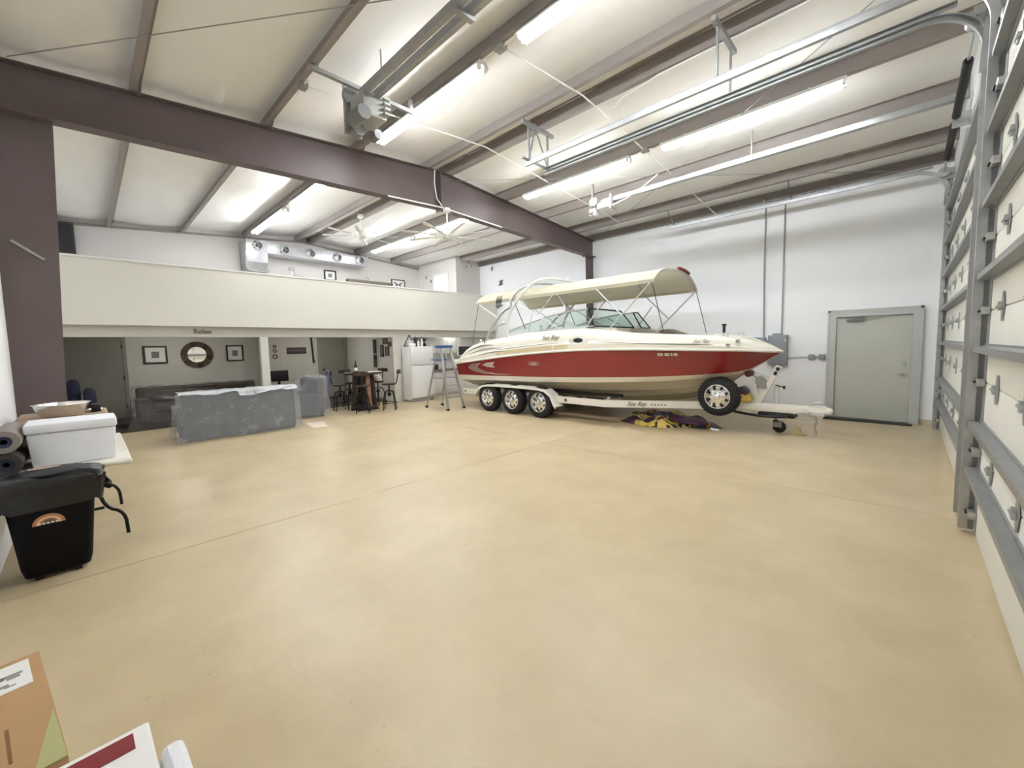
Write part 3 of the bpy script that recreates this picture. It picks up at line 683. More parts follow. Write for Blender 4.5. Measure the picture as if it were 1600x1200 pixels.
text('deck_lettering', 'Sea Ray', .15, mat('gold_grey_letters', (150, 138, 112), .4), boat, frame_m((-5.72, BY - 1.237, 1.815), (1, .01, 0), (0, .12, 1)), .5, .004)
text('deck_lettering', 'Sea Ray', .09, MATS['gold_grey_letters'], boat, frame_m((-2.62, BY - .875, 1.66), (1, .45, 0), (0, .2, 1)), .5, .01)
# windscreen
def pane(quad, name='windscreen_pane'):
    g = MB().add(quad, [tuple(range(len(quad)))]).build(name, M_GLASS, boat, solid=.006)
    return g
def fr_tube(p, r=.016, nm='windscreen_frame', m=None): return MB().tube(p, r, 8).build(nm, m or M_ALU, boat)
for s in (-1, 1):
    Y1, Y2 = BY + s * 1.05, BY + s * .98
    base = [(-7.2, Y1, 2.0), (-6.1, Y1, 2.0), (-4.70, Y1, 2.03)]
    top = [(-7.15, Y1, 2.03), (-6.6, Y1 - s * .02, 2.17), (-6.0, Y1 - s * .05, 2.30), (-5.4, Y2, 2.375), (-4.88, Y2, 2.40)]
    pane([base[0], base[1], base[2]] + top[::-1])
    fr_tube(top, .017); fr_tube(base, .014)
    yc_ = BY + s * .38
    fb = [(-4.70, Y1, 2.03), (-4.35, BY + s * .8, 2.0), (-4.15, yc_, 1.98)]
    ft = [(-4.88, Y2, 2.40), (-4.66, BY + s * .74, 2.38), (-4.45, yc_, 2.34)]
    pane(fb + ft[::-1])
    fr_tube(ft, .015, m=M_BLACKM); fr_tube([fb[2], ft[2]], .013, m=M_BLACKM); fr_tube([fb[0], ft[0]], .016, m=M_BLACKM); fr_tube(fb, .013, m=M_BLACKM)
    # dash console below the windscreen
    MB().prism([(-5.1, 1.25), (-4.45, 1.25), (-4.2, 1.97), (-4.75, 1.99), (-5.1, 1.8)], 'y', min(BY + s * .38, BY + s * 1.0), max(BY + s * .38, BY + s * 1.0)).build('dash_console', M_GEL, boat, bevel=.02)
# seats
M_SEAT = mat('seat_vinyl', (196, 188, 166), .6); M_SEATG = mat('seat_vinyl_dark', (112, 104, 92), .6)
for s in (-1, 1):
    MB().box(-5.75, -5.25, BY + s * .65 - .25, BY + s * .65 + .25, 1.5, 1.64).box(-5.8, -5.68, BY + s * .65 - .25, BY + s * .65 + .25, 1.5, 2.02).build('helm_seat', M_SEAT, boat, bevel=.04, seg=3)
    MB().prism([(-4.0, 1.6), (-3.0, 1.6), (-3.02, 1.72), (-3.5, 1.84), (-3.8, 1.95), (-4.0, 1.94)], 'y', min(BY + s * .45, BY + s * .86), max(BY + s * .45, BY + s * .86)).build('bow_cushion', M_SEATG, boat, bevel=.04, seg=3)
MB().box(-8.2, -7.6, BY - .85, BY + .85, 1.45, 1.62).box(-8.3, -8.12, BY - .85, BY + .85, 1.45, 1.86).build('stern_bench', M_SEAT, boat, bevel=.04, seg=3)
# tower
q = MB()
def hoop(leg):      # leg: list of (x, dy, z) from near base up to centre
    near = [(x, BY - dy, z) for x, dy, z in leg]; return near + [(x, BY + dy, z) for x, dy, z in leg[::-1]]
def smooth(p, it=2):
    p = [Vector(a) for a in p]
    for _ in range(it):
        o = [p[0]]
        for a, b in zip(p, p[1:]): o += [a * .75 + b * .25, a * .25 + b * .75]
        p = o + [p[-1]]
    return p
MB().tube(smooth(hoop([(-7.12, 1.12, 1.86), (-7.17, 1.15, 2.14), (-6.98, 1.15, 2.58), (-6.35, 1.10, 3.1), (-6.22, .85, 3.22), (-6.2, .3, 3.25)])), .032, 10).build('tower_front_hoop', M_WHITE, boat)
MB().tube(smooth(hoop([(-7.0, 1.14, 2.56), (-7.0, 1.13, 2.80), (-6.75, 1.05, 3.03), (-6.6, .8, 3.14), (-6.55, .3, 3.18)])), .028, 10).build('tower_rear_hoop', M_ALU, boat)
for s in (-1, 1):
    MB().tube(smooth([(-7.97, BY + s * 1.1, 1.76), (-7.85, BY + s * 1.12, 1.98), (-7.32, BY + s * 1.14, 2.50), (-7.0, BY + s * 1.14, 2.60)]), .03, 10).build('tower_rear_leg', M_ALU, boat)
    MB().tube(smooth([(-7.8, BY + s * 1.12, 2.02), (-7.5, BY + s * 1.13, 2.17), (-7.17, BY + s * 1.14, 2.22)]), .026, 10).build('tower_stay', M_ALU, boat)
    for x, z in ((-7.97, 1.76), (-7.12, 1.86)): MB().cyl((x, BY + s * 1.1, z - .04), (x, BY + s * 1.1, z + .03), .06, n=12).build('tower_foot', M_CHROME, boat)
for dx in (-.12, .0, .12):
    q = MB()
    for k in range(4): q.tube(smooth([(-7.35 + dx * .3 + .05 * k, BY - 1.18 - .05, 2.58 + .02 * k), (-7.3 + .05 * k, BY - 1.36, 2.66 + dx * .3), (-7.22 + .05 * k, BY - 1.36, 2.82 + dx * .4)], 1), .006, 6)
    q.build('board_rack', M_BLACKM, boat)
MB().sph((-6.2, BY + .1, 3.32), .035).cyl((-6.2, BY + .1, 3.26), (-6.2, BY + .1, 3.32), .015, n=8).build('anchor_light', M_WHITE, boat)
# canvas tops
def canopy(x0, x1, ze, zc_, name, hw=1.1):
    N = 18
    def prof(u, v):
        x = lerp(x0, x1, u); a = -1 + 2 * v
        z = ze + (zc_ - ze) * (1 - abs(a) ** 3.0) + .02 * math.sin(u * PI * 4) * (1 - a * a) * 0
        dip = -.012 * math.sin(PI * ((u * 4) % 1)) * (1 - abs(a) ** 6)
        return (x, BY + a * hw, z + dip)
    o = MB().grid(prof, 16, N).build(name, M_CANV, boat)
    for s in (-1, 1): MB().bar((x0, BY + s * hw, ze - .02), (x1, BY + s * hw, ze - .02), .012, .07).build('canopy_hem', M_CANV, o)
    return o
can = canopy(-7.02, -3.40, 2.81, 3.13, 'canopy_main')
canopy(-8.37, -7.08, 2.80, 3.14, 'canopy_stern')
MB().tube([(-3.39, BY + a * 1.02, 2.81 + .32 * (1 - abs(a) ** 3.0) + .02) for a in (.0, .2, .4, .55)], .03, 8).build('rolled_boot', mat('maroon_canvas', (120, 50, 52), .8), can)
def bow(x, ze=2.80, zc_=3.12): return [(x, BY + a * 1.09, ze - .015 + (zc_ - ze) * (1 - abs(a) ** 3.0) - .02) for a in [-1 + .1 * k for k in range(21)]]
def pole(p, r=.014, m=None, nm='canopy_pole'): return MB().tube(p, r, 8).build(nm, m or M_ALU, boat)
for x in (-8.35, -7.1, -7.0, -5.7, -4.6, -3.43): pole(bow(x), nm='canopy_bow')
for s in (-1, 1):
    y = BY + s * 1.1; yd = BY + s * 1.1
    pole([(-4.31, yd, 1.95), (-3.43, y, 2.79)]); pole([(-4.05, yd, 2.21), (-4.62, y, 2.78)])
    pole([(-5.56, yd, 2.0), (-7.02, y, 2.78)]); pole([(-5.1, yd, 2.03), (-5.72, y, 2.35), (-5.72, y, 2.36)], .012)
    pole([(-6.2, yd, 2.33), (-5.7, y, 2.79)], .012)
    pole([(-4.45, y, 2.52), (-4.83, y, 2.04)], .012)
    pole([(-3.43, y, 2.79), (-3.2, yd, 1.85)], .007, M_BLACKM, 'canopy_strap')
    pole([(-8.2, y, 2.76), (-7.2, yd, 2.2)]); pole([(-8.22, y, 2.76), (-8.5, yd, 1.75)], .006, M_BLACKM, 'canopy_strap')
    pole([(-6.95, y, 2.78), (-6.6, yd - s * .04, 2.05)], .009, M_BLACKM)

# trailer
tl = thing('boat_trailer', (-5.0, BY, 0), 'white three-axle boat trailer under the red boat', 'trailer')
for s in (-1, 1):
    y = BY + s * 1.18
    MB().prism([(-8.92, y - s * .04), (-4.4, y - s * .04), (-2.55, BY + s * .11), (-2.4, BY + s * .02), (-2.55, BY + s * .03), (-4.42, y - s * .11), (-8.92, y - s * .11)], 'z', .37, .51).build('side_rail', M_TRAIL, tl)
    for x, r in ((-8.82, .028), (-5.38, .04)): 
        f_ = MB().lathe([(.001, 0), (r, 0), (r * .9, .012), (.001, .014)], (x, y + s * -.038 + s * 0.0, .44), (0, s, 0), 14).build('side_reflector', mat('reflector_dark', (90, 50, 40), .3), tl)
        MB().lathe([(.001, 0), (r * .5, 0), (r * .4, .006), (.001, .007)], (x, y + s * -.022, .44), (0, s, 0), 10).build('lens', mat('amber_lens', (214, 160, 110), .3), f_)
    # fender: swept band
    path = [(-8.17, .34), (-8.15, .45), (-8.05, .58), (-7.9, .655), (-7.7, .69), (-6.9, .70), (-6.05, .69), (-5.82, .66), (-5.66, .56), (-5.60, .44), (-5.56, .36), (-5.50, .30)]
    yo, yi = BY + s * 1.36, BY + s * 1.06
    q = MB(); q.loft([[Vector((x, yi, z)), Vector((x, yo, z)), Vector((x + (0.0), yo, z - .05)), Vector((x, yo - s * .008, z - .05)), Vector((x, yo - s * .008, z - .008)), Vector((x, yi, z - .008))] for x, z in path])
    q.build('fender', M_TRAIL, tl)
    for x in (-7.35, -7.22, -6.42, -6.29): MB().bar((x, BY + s * 1.2, .69), (x + .06, BY + s * 1.14, .45), .03, .01).build('fender_brace', M_TRAIL, tl)
def wheel(c, s, parent, R=.355, W=.22, nm='wheel'):
    x, y, z = c; o = (x, y, z)
    t_ = MB().lathe([(R * .60, -W / 2), (R * .78, -W / 2 - .008), (R * .93, -W / 2 + .01), (R, -W / 2 + .045), (R, W / 2 - .045), (R * .93, W / 2 - .01), (R * .78, W / 2 + .008), (R * .60, W / 2)], o, (0, s, 0), 36, ring=True).build(nm, M_RUBBER, parent)
    q = MB()
    for k in range(36):
        a = 2 * PI * k / 36; d_ = Vector((math.cos(a), 0, math.sin(a))); p = Vector(o) + d_ * (R + .003)
        tq = Vector((-math.sin(a), 0, math.cos(a)))
        q.add([p + tq * e1 * .017 + Vector((0, e2 * W * .36, 0)) + d_ * e3 for e3 in (-.012, .003) for e1, e2 in ((-1, -1), (1, -1), (1, 1), (-1, 1))], [(4, 5, 6, 7), (0, 1, 5, 4), (1, 2, 6, 5), (2, 3, 7, 6), (3, 0, 4, 7)])
    q.build('tread_block', M_RUBBER, t_)['kind'] = 'stuff'
    h = W / 2
    rm = MB().lathe([(R * .62, h - .09), (R * .63, h + .004), (R * .59, h + .006), (R * .55, h - .03), (R * .50, h - .05), (R * .36, h - .03), (R * .2, h - .015), (.001, h - .015), (.001, h - .06), (R * .5, h - .1)], o, (0, s, 0), 36).build('rim', M_CHROME, t_)
    q = MB().lathe([(.001, h - .02), (.055, h - .02), (.05, h + .015), (.03, h + .03), (.001, h + .032)], o, (0, s, 0), 16)
    for k in range(6):
        a = 2 * PI * k / 6; q.cyl((x + .085 * math.cos(a), y + s * (h - .022), z + .085 * math.sin(a)), (x + .085 * math.cos(a), y + s * (h - .0), z + .085 * math.sin(a)), .013, n=6)
    q.build('hub_cap', M_CHROME, t_)
    q = MB()
    for k in range(8):
        a = 2 * PI * (k + .5) / 8; q.cyl((x + R * .43 * math.cos(a), y + s * (h - .045), z + R * .43 * math.sin(a)), (x + R * .43 * math.cos(a), y + s * (h - .033), z + R * .43 * math.sin(a)), .026, n=10)
    q.build('hand_hole', M_BLACK, t_)
    return t_
for s in (-1, 1):
    for x in (-7.72, -6.87, -6.02): wheel((x, BY + s * 1.215, .355), s, tl)
for x in (-7.72, -6.87, -6.02): MB().cyl((x, BY - 1.15, .355), (x, BY + 1.15, .355), .035, n=10).build('axle', M_TRAIL, tl)
for x in (-8.7, -6.4, -4.6): MB().box(x - .05, x + .05, BY - 1.1, BY + 1.1, .38, .47).build('crossmember', M_TRAIL, tl)
for s in (-1, 1):
    for a, b in ((-8.7, -4.3),):
        MB().bar((a, BY + s * .62, .545), (b, BY + s * .62, .555), .12, .06).build('bunk', mat('bunk_carpet', (60, 58, 56), .9), tl)
        for x in (-8.7, -6.4, -4.6): MB().box(x - .03, x + .03, BY + s * .62 - .03, BY + s * .62 + .03, .46, .52).build('bunk_post', M_TRAIL, tl)
MB().prism([(-2.6, BY - .09), (-1.15, BY - .06), (-1.15, BY + .06), (-2.6, BY + .09)], 'z', .39, .53).build('tongue', M_TRAIL, tl, bevel=.008)
cp = MB().box(-1.2, -.92, BY - .055, BY + .055, .44, .54)
cp.sph((-.90, BY, .47), (.075, .065, .06)).build('coupler', M_TRAIL, tl)
MB().tube([(-1.15, BY, .55), (-1.05, BY, .60), (-.98, BY, .585)], .012, 6).build('coupler_latch', M_GALV, tl)
q = MB(); 
for i in range(9):
    a = i * .9; z = .36 - .035 * i
    q.tube([(-1.05 + .01 * math.sin(i) + .02 * math.cos(t) * (i % 2), BY - .05 + .02 * math.cos(t) * ((i + 1) % 2), z + .028 * math.sin(t)) for t in (2 * PI * k / 10 for k in range(10))], .006, 5, True)
q.build('safety_chain', M_GALV, tl)
MB().tube([(-1.22 + .14 * math.cos(t), BY - .07, .36 + .05 * math.sin(t)) for t in (2 * PI * k / 16 for k in range(16))], .008, 6, True).build('breakaway_cable', M_GALVL, tl)
MB().tube(smooth([(-2.4, BY - .1, .37), (-2.1, BY - .12, .33), (-1.8, BY - .12, .31), (-1.45, BY - .1, .33)]), .025, 8).build('cable_bundle', M_BLACK, tl)
MB().prism([(-1.9, BY - .09), (-1.32, BY - .08), (-1.32, BY + .08), (-1.9, BY + .09)], 'z', .30, .385).build('actuator_housing', M_BLACK, tl, bevel=.03)
# winch post
wp = MB().bar((-1.92, BY, .52), (-1.60, BY, 1.20), .10, .09)
wp.build('winch_post', M_TRAIL, tl, bevel=.008)
for t in (.82, .93): MB().bar((-1.92 + .32 * t - .0, BY - .054, .52 + .68 * t - .03), (-1.92 + .32 * t + .02, BY - .054, .52 + .68 * t + .03), .008, .05, (1, 0, 0)).build('reflector', M_BLACK, tl)
MB().bar((-2.0, BY, 1.02), (-1.90, BY, .56), .07, .05).build('bow_support', M_TRAIL, tl)
MB().bar((-1.72, BY, .95), (-1.98, BY, 1.06), .07, .06).build('bow_arm', M_TRAIL, tl)
MB().cyl((-2.06, BY - .11, 1.06), (-2.06, BY + .11, 1.06), .06, n=14).build('bow_roller', mat('roller_maroon', (92, 30, 32), .5), tl)
q = MB().lathe([(.02, -.06), (.09, -.06), (.09, -.05), (.04, -.05), (.04, .05), (.09, .05), (.09, .06), (.02, .06)], (-1.87, BY - .0, .93), (0, 1, 0), 18)
q.prism([(-1.93, .80), (-1.76, .80), (-1.80, .94), (-1.90, .97)], 'y', BY - .075, BY - .067).build('winch', M_GALVL, tl)
MB().tube([(-1.95, BY + .02, 1.0), (-2.1, BY, 1.10), (-2.05, BY, 1.14)], .008, 6).build('winch_strap', M_BLACK, tl)
# tongue jack
q = MB().cyl((-1.66, BY + .14, .32), (-1.66, BY + .14, .86), .035, n=12)
q.box(-1.72, -1.6, BY + .05, BY + .18, .42, .50).build('jack_tube', M_WHITE, tl)
MB().tube([(-1.66, BY + .1, .85), (-1.6, BY + .0, .85), (-1.52, BY + .0, .83)], .01, 6).cyl((-1.52, BY, .80), (-1.52, BY, .86), .016, n=8).build('jack_crank', M_BLACKM, tl)
MB().cyl((-1.66, BY + .14, .18), (-1.66, BY + .14, .34), .025, n=10).box(-1.70, -1.56, BY + .10, BY + .105, .10, .22).box(-1.70, -1.56, BY + .175, BY + .18, .10, .22).box(-1.7, -1.6, BY + .1, BY + .18, .19, .22).build('caster_fork', M_GALVL, tl)
cw = MB().lathe([(.05, -.03), (.095, -.03), (.105, -.015), (.105, .015), (.095, .03), (.05, .03)], (-1.60, BY + .14, .106), (0, 1, 0), 22, ring=True).build('caster_wheel', M_BLACK, tl)
q = MB()
for k in range(6):
    a = PI / 3 * k; q.bar((-1.60, BY + .14, .106), (-1.60 + .06 * math.cos(a), BY + .14, .106 + .06 * math.sin(a)), .04, .018, (0, 1, 0))
q.cyl((-1.60, BY + .11, .106), (-1.60, BY + .17, .106), .02, n=8).build('spoke', M_BLACK, cw)
# spare
sp = wheel((-2.42, BY - .52, .67), -1, tl, R=.345, W=.2, nm='spare_wheel')
MB().bar((-2.42, BY - .48, .67), (-2.42, BY - .25, .67), .05, .05).bar((-2.42, BY - .27, .67), (-2.42, BY - .27, .45), .05, .05).build('spare_bracket', M_TRAIL, tl)
ang = math.atan2(1.03, 1.85)
text('trailer_lettering', 'Sea Ray', .12, M_BLACK, tl, frame_m((-3.86, BY - .845, .445), (math.cos(ang), math.sin(ang) * .93, 0), (0, 0, 1)), .5, .003)
for i in range(5):
    p = Vector((-3.62 + .055 * i, BY - .708 + .055 * i * (1.03 / 1.85), .435)); e = Vector((math.cos(ang), math.sin(ang), 0))
    MB().bar(p, p + e * .035, .006, .03).build('rail_mark', M_GREY, tl)
# jack stand chain / wheel chock on the floor by the caster
ck = tag(MB().prism([(-1.48, 0), (-1.2, 0), (-1.2, .03), (-1.28, .04), (-1.3, .12), (-1.36, .12), (-1.38, .04), (-1.48, .02)], 'y', 8.5, 8.6).build('wheel_chock', mat('old_yellow', (206, 190, 140), .6), bevel=.006), 'pale yellow wheel chock on the floor beside the trailer caster', 'wheel chock')

# deflated towable tube under the trailer
def tube_mat():
    m = bpy.data.materials.new('tube_print'); m.use_nodes = True; nt = m.node_tree; b = nt.nodes['Principled BSDF']
    tc = nt.nodes.new('ShaderNodeTexCoord'); n = nt.nodes.new('ShaderNodeTexVoronoi'); n.inputs['Scale'].default_value = 5.5
    n2 = nt.nodes.new('ShaderNodeTexNoise'); n2.inputs['Scale'].default_value = 3
    vm = nt.nodes.new('ShaderNodeVectorMath'); vm.operation = 'ADD'
    nt.links.new(tc.outputs['Object'], n2.inputs['Vector']); nt.links.new(tc.outputs['Object'], vm.inputs[0]); nt.links.new(n2.outputs['Color'], vm.inputs[1])
    nt.links.new(vm.outputs[0], n.inputs['Vector'])
    sp_ = nt.nodes.new('ShaderNodeSeparateColor'); nt.links.new(n.outputs['Color'], sp_.inputs[0])
    r = nt.nodes.new('ShaderNodeValToRGB'); r.color_ramp.interpolation = 'CONSTANT'
    cols = [(0, (42, 30, 52)), (.22, (206, 176, 74)), (.42, (58, 36, 66)), (.55, (132, 54, 44)), (.68, (88, 92, 118)), (.76, (220, 196, 104)), (.92, (30, 26, 30))]
    while len(r.color_ramp.elements) < len(cols): r.color_ramp.elements.new(.5)
    for e, (p, c) in zip(r.color_ramp.elements, cols): e.position = p; e.color = lin(c)
    nt.links.new(sp_.outputs[0], r.inputs[0]); nt.links.new(r.outputs[0], b.inputs['Base Color']); b.inputs['Roughness'].default_value = .45
    return m
M_TOW = tube_mat()
tw = thing('towable_tube', (-3.5, 8.35, 0), 'deflated purple and yellow towable tube lying under the boat trailer', 'towable tube')
def lump(cx, cy, rx, ry, h, seed, rot, z0=0):
    rnd = random.Random(seed); ph = [rnd.uniform(0, 6) for _ in range(6)]
    def fn(u, v):
        a = 2 * PI * u; r = v
        w_ = 1 + .10 * math.sin(3 * a + ph[0]) + .07 * math.sin(5 * a + ph[1])
        x = rx * r * w_ * math.cos(a); y = ry * r * w_ * math.sin(a)
        z = h * (1 - r ** 4) * (.75 + .3 * math.sin(7 * x + ph[2]) * math.sin(6 * y + ph[3]) + .22 * math.sin(13 * x + 5 * y + ph[4])) + .004
        return (cx + x * math.cos(rot) - y * math.sin(rot), cy + x * math.sin(rot) + y * math.cos(rot), z0 + max(.004, z))
    return MB().grid(fn, 40, 12)
lump(-3.55, 8.28, 1.0, .58, .15, 3, .18).build('tube_cover', M_TOW, tw, weld=.001)
lump(-3.75, 8.6, .62, .33, .12, 5, .1, .08).build('tube_bladder', M_TOW, tw, weld=.001)
lump(-3.05, 8.2, .40, .3, .12, 9, -.3, .09).build('tube_flap', mat('tube_purple', (62, 34, 54), .5, 0, .2, 5), tw, weld=.001)
MB().tube([(-2.6, 8.05, .02), (-2.5, 7.98, .02), (-2.45, 8.0, .02)], .025, 6).build('inflation_valve', M_PAPER, tw)
yb_ = thing('yellow_inflatable', (-2.25, BY + .02, .53), 'folded yellow inflatable lying on the trailer tongue behind the winch', 'inflatable')
M_YEL = mat('yellow_vinyl', (206, 176, 84), .5, 0, .12, 6)
MB().prism([(-2.5, .535), (-2.02, .535), (-2.0, .62), (-2.08, .72), (-2.2, .80), (-2.46, .72), (-2.52, .66)], 'y', BY - .13, BY + .16).build('folded_panel', M_YEL, yb_, bevel=.04, seg=3)
MB().prism([(-2.2, .70), (-2.06, .66), (-2.06, .75), (-2.14, .83), (-2.2, .82)], 'y', BY - .15, BY + .1).build('purple_fold', mat('tube_purple', (62, 34, 54), .5), yb_, bevel=.03, seg=3)

# ------------------------------------------------------------------ far wall electrics
eb = thing('electrical_panel', (-2.1, YF, 1.12), 'grey electrical panel on the far wall behind the boat bow', 'electrical panel')
MB().box(-2.29, -1.92, YF - .15, YF, 1.12, 1.77).build('panel_box', M_GREY, eb, bevel=.006)
MB().box(-2.27, -1.94, YF - .158, YF - .15, 1.14, 1.74).build('panel_door', M_GREY, eb, bevel=.004)
MB().box(-1.965, -1.945, YF - .165, YF - .158, 1.62, 1.68).build('latch', M_WHITE, eb)
MB().box(-2.2, -2.03, YF - .14, YF, 1.77, 1.81).build('conduit_hub', M_GREY, eb)
db = thing('disconnect_box', (-2.6, YF, 1.5), 'low grey disconnect box left of the electrical panel', 'electrical box')
MB().box(-2.85, -2.35, YF - .12, YF, 1.48, 1.73).build('box', M_GREY, db, bevel=.006)
MB().cyl((-2.35, YF - .05, 1.62), (-2.29, YF - .05, 1.62), .02, n=8).build('nipple', M_GREY, db)
conduit([(-2.40, YF - .03, 1.72), (-2.42, YF - .03, 3.0), (-2.42, YF - .03, zraf(YF) - .05), (-2.42, YF - .3, zraf(YF) - .0)], 'grey conduit rising up the far wall from the disconnect box', .016)
conduit([(-2.05, YF - .03, 1.815), (-2.05, YF - .03, 3.2), (-2.05, YF - .03, zraf(YF) - .1), (-2.05, YF - .06, zraf(YF) - .02), (-2.3, YF - .1, zraf(YF) + .0)], 'grey conduit rising up the far wall from the electrical panel', .016)
conduit([(-1.92, YF - .03, 1.26), (-1.8, YF - .03, 1.27), (-1.4, YF - .03, 1.285), (-1.28, YF - .03, 1.285)], 'thin conduit from the electrical panel to the outlets', .01)
for i, x in enumerate((-1.485, -1.305)):
    t = thing('outlet_box', (x, YF, 1.28), 'small grey outlet box %s the grey steel door' % ('second from' if i == 0 else 'right beside'), 'outlet', 'surface outlet boxes')
    MB().box(x - .055, x + .055, YF - .06, YF, 1.225, 1.335).build('box', M_GREY, t, bevel=.008)
    MB().box(x - .035, x + .035, YF - .066, YF - .06, 1.245, 1.315).build('cover_plate', mat('cover_grey', (158, 158, 154), .5), t, bevel=.003)
0 and conduit([(-4.9, YF - .02, 4.62), (-3.2, YF - .02, 4.64), (-1.4, YF - .02, 4.66), (.2, YF - .02, 4.66)], 'thin conduit along the top of the far wall', .012)

# ------------------------------------------------------------------ mezzanine level objects
du = thing('air_duct', (-14.2, 5.3, 4.4), 'long galvanised air duct with round nozzles on the mezzanine back wall', 'air duct')
M_DUCT = mat('duct_metal', (206, 207, 212), .35, .7, .06, 5)
MB().box(XB + .01, -14.0, 4.0, 7.25, 4.60, 4.93).build('trunk', M_DUCT, du, bevel=.004)
for y in (5.6,): MB().box(XB + .01, -13.985, y - .012, y + .012, 4.59, 4.94).build('seam_band', M_DUCT, du)
MB().box(XB + .01, -13.9, 3.44, 3.99, 4.28, 4.93).build('plenum', M_DUCT, du, bevel=.006)
MB().prism([(XB + .01, 4.28), (-13.9, 4.28), (-13.95, 4.02), (XB + .01, 4.02)], 'y', 3.44, 3.97).build('plenum_hopper', M_GALV, du)
MB().tube([(-13.8, 3.40, 4.55), (-13.8, 3.38, 4.1), (-13.8, 3.45, 4.0), (-13.8, 3.95, 4.0), (-13.8, 3.98, 4.06)], .02, 8).build('drain_pipe', M_GALVL, du)
for i, y in enumerate((3.72, 4.48, 5.26, 6.13, 6.92)):
    x = -13.9 if i == 0 else -14.0; z = 4.76
    nz = MB().lathe([(.14, 0), (.15, .03), (.13, .06), (.11, .1), (.09, .11), (.07, .09), (.06, .02), (.0, .01)], (x, y, z), (1, .15, -.15), 20).build('nozzle', M_CHROME, du)
    MB().lathe([(.001, 0), (.05, 0), (.05, .05), (.001, .055)], (x + .09, y + .015, z - .02), (1, .25, -.3), 14).build('nozzle_throat', mat('nozzle_dark', (96, 92, 92), .5), nz)
def picture(name, x, y0, y1, z0, z1, label, cat='picture', fm=None, art='square', fw=.035):
    t = thing(name, (x, (y0 + y1) / 2, z0), label, cat)
    fm = fm or M_BLACKM
    q = MB().box(x, x + .03, y0, y1, z0, z0 + fw).box(x, x + .03, y0, y1, z1 - fw, z1).box(x, x + .03, y0, y0 + fw, z0 + fw, z1 - fw).box(x, x + .03, y1 - fw, y1, z0 + fw, z1 - fw)
    q.build('frame', fm, t)
    MB().box(x + .001, x + .014, y0 + fw, y1 - fw, z0 + fw, z1 - fw).build('mat_board', M_PAPER, t)
    yc, zc_ = (y0 + y1) / 2, (z0 + z1) / 2; a = (y1 - y0) * .16; b = (z1 - z0) * .18
    if art == 'square':
        MB().box(x + .013, x + .017, yc - a, yc + a, zc_ - b, zc_ + b).build('print', mat('print_grey', (128, 126, 122), .7, 0, .3, 25), t)
    else:
        q = MB()
        for s in (-1, 1):
            q.prism([(yc, zc_ - .01), (yc + s * a * 1.7, zc_ + b * 1.4), (yc + s * a * 1.9, zc_ + b * .6), (yc + s * a * .9, zc_ - .0)], 'x', x + .013, x + .017)
            q.prism([(yc, zc_), (yc + s * a * 1.3, zc_ - b * .1), (yc + s * a * 1.1, zc_ - b * 1.3), (yc + s * a * .3, zc_ - b * .7)], 'x', x + .013, x + .017)
        q.build('print', mat('butterfly_grey', (92, 90, 90), .7), t)
    return t
picture('framed_picture', XB + .0, 5.9, 6.32, 4.06, 4.42, 'dark framed print on the mezzanine back wall under the duct', fw=.045)
picture('framed_picture', XB + .0, 8.47, 9.06, 4.0, 4.36, 'framed butterfly print on the mezzanine back wall', art='butterfly', fw=.03)
sh = thing('wall_shelf', (-14.5, 7.5, 4.15), 'long dark wooden ledge on the mezzanine back wall beneath the duct end', 'shelf')
MB().bar((-14.5, 6.66, 4.12), (-14.5, 8.42, 4.12), .2, .09).build('ledge', mat('ledge_wood', (122, 112, 98), .7, 0, .15, 6), sh)
MB().tube([(-14.5, 7.45, 4.16), (-14.5, 7.47, 4.26), (-14.5, 7.4, 4.32)], .012, 6).build('hook', M_GALVL, sh)
fg = thing('faucet_ornament', (-14.4, 5.0, 3.9), 'small pale tap-shaped ornament showing above the mezzanine parapet', 'ornament')
MB().tube(smooth([(-14.4, 4.7, 4.05), (-14.4, 4.95, 4.08), (-14.4, 5.25, 4.06), (-14.4, 5.35, 3.98)]), .025, 8).cyl((-14.4, 4.8, 3.6), (-14.4, 4.8, 4.16), .03, n=8).build('spout', M_ALU, fg)
MB().cyl((-14.4, 4.72, 4.28), (-14.4, 4.88, 4.28), .05, n=12).cyl((-14.4, 4.8, 4.14), (-14.4, 4.8, 4.28), .014, n=8).build('valve_wheel', M_ALU, fg)
MB().cyl((-14.4, 4.8, 2.5), (-14.4, 4.8, 3.65), .012, n=8).build('stand', M_ALU, fg)
bx_ = thing('wall_speaker', (XB, -.2, 4.05), 'dark grey box in the upper left corner of the mezzanine wall', 'speaker')
MB().box(XB, XB + .2, YL + .02, .02, 4.05, 4.80).build('cabinet', mat('speaker_dark', (62, 58, 60), .7), bx_, bevel=.01)
MB().box(XB + .2, XB + .21, YL + .06, -.02, 4.1, 4.75).build('grille', mat('speaker_cloth', (54, 52, 54), .9), bx_)
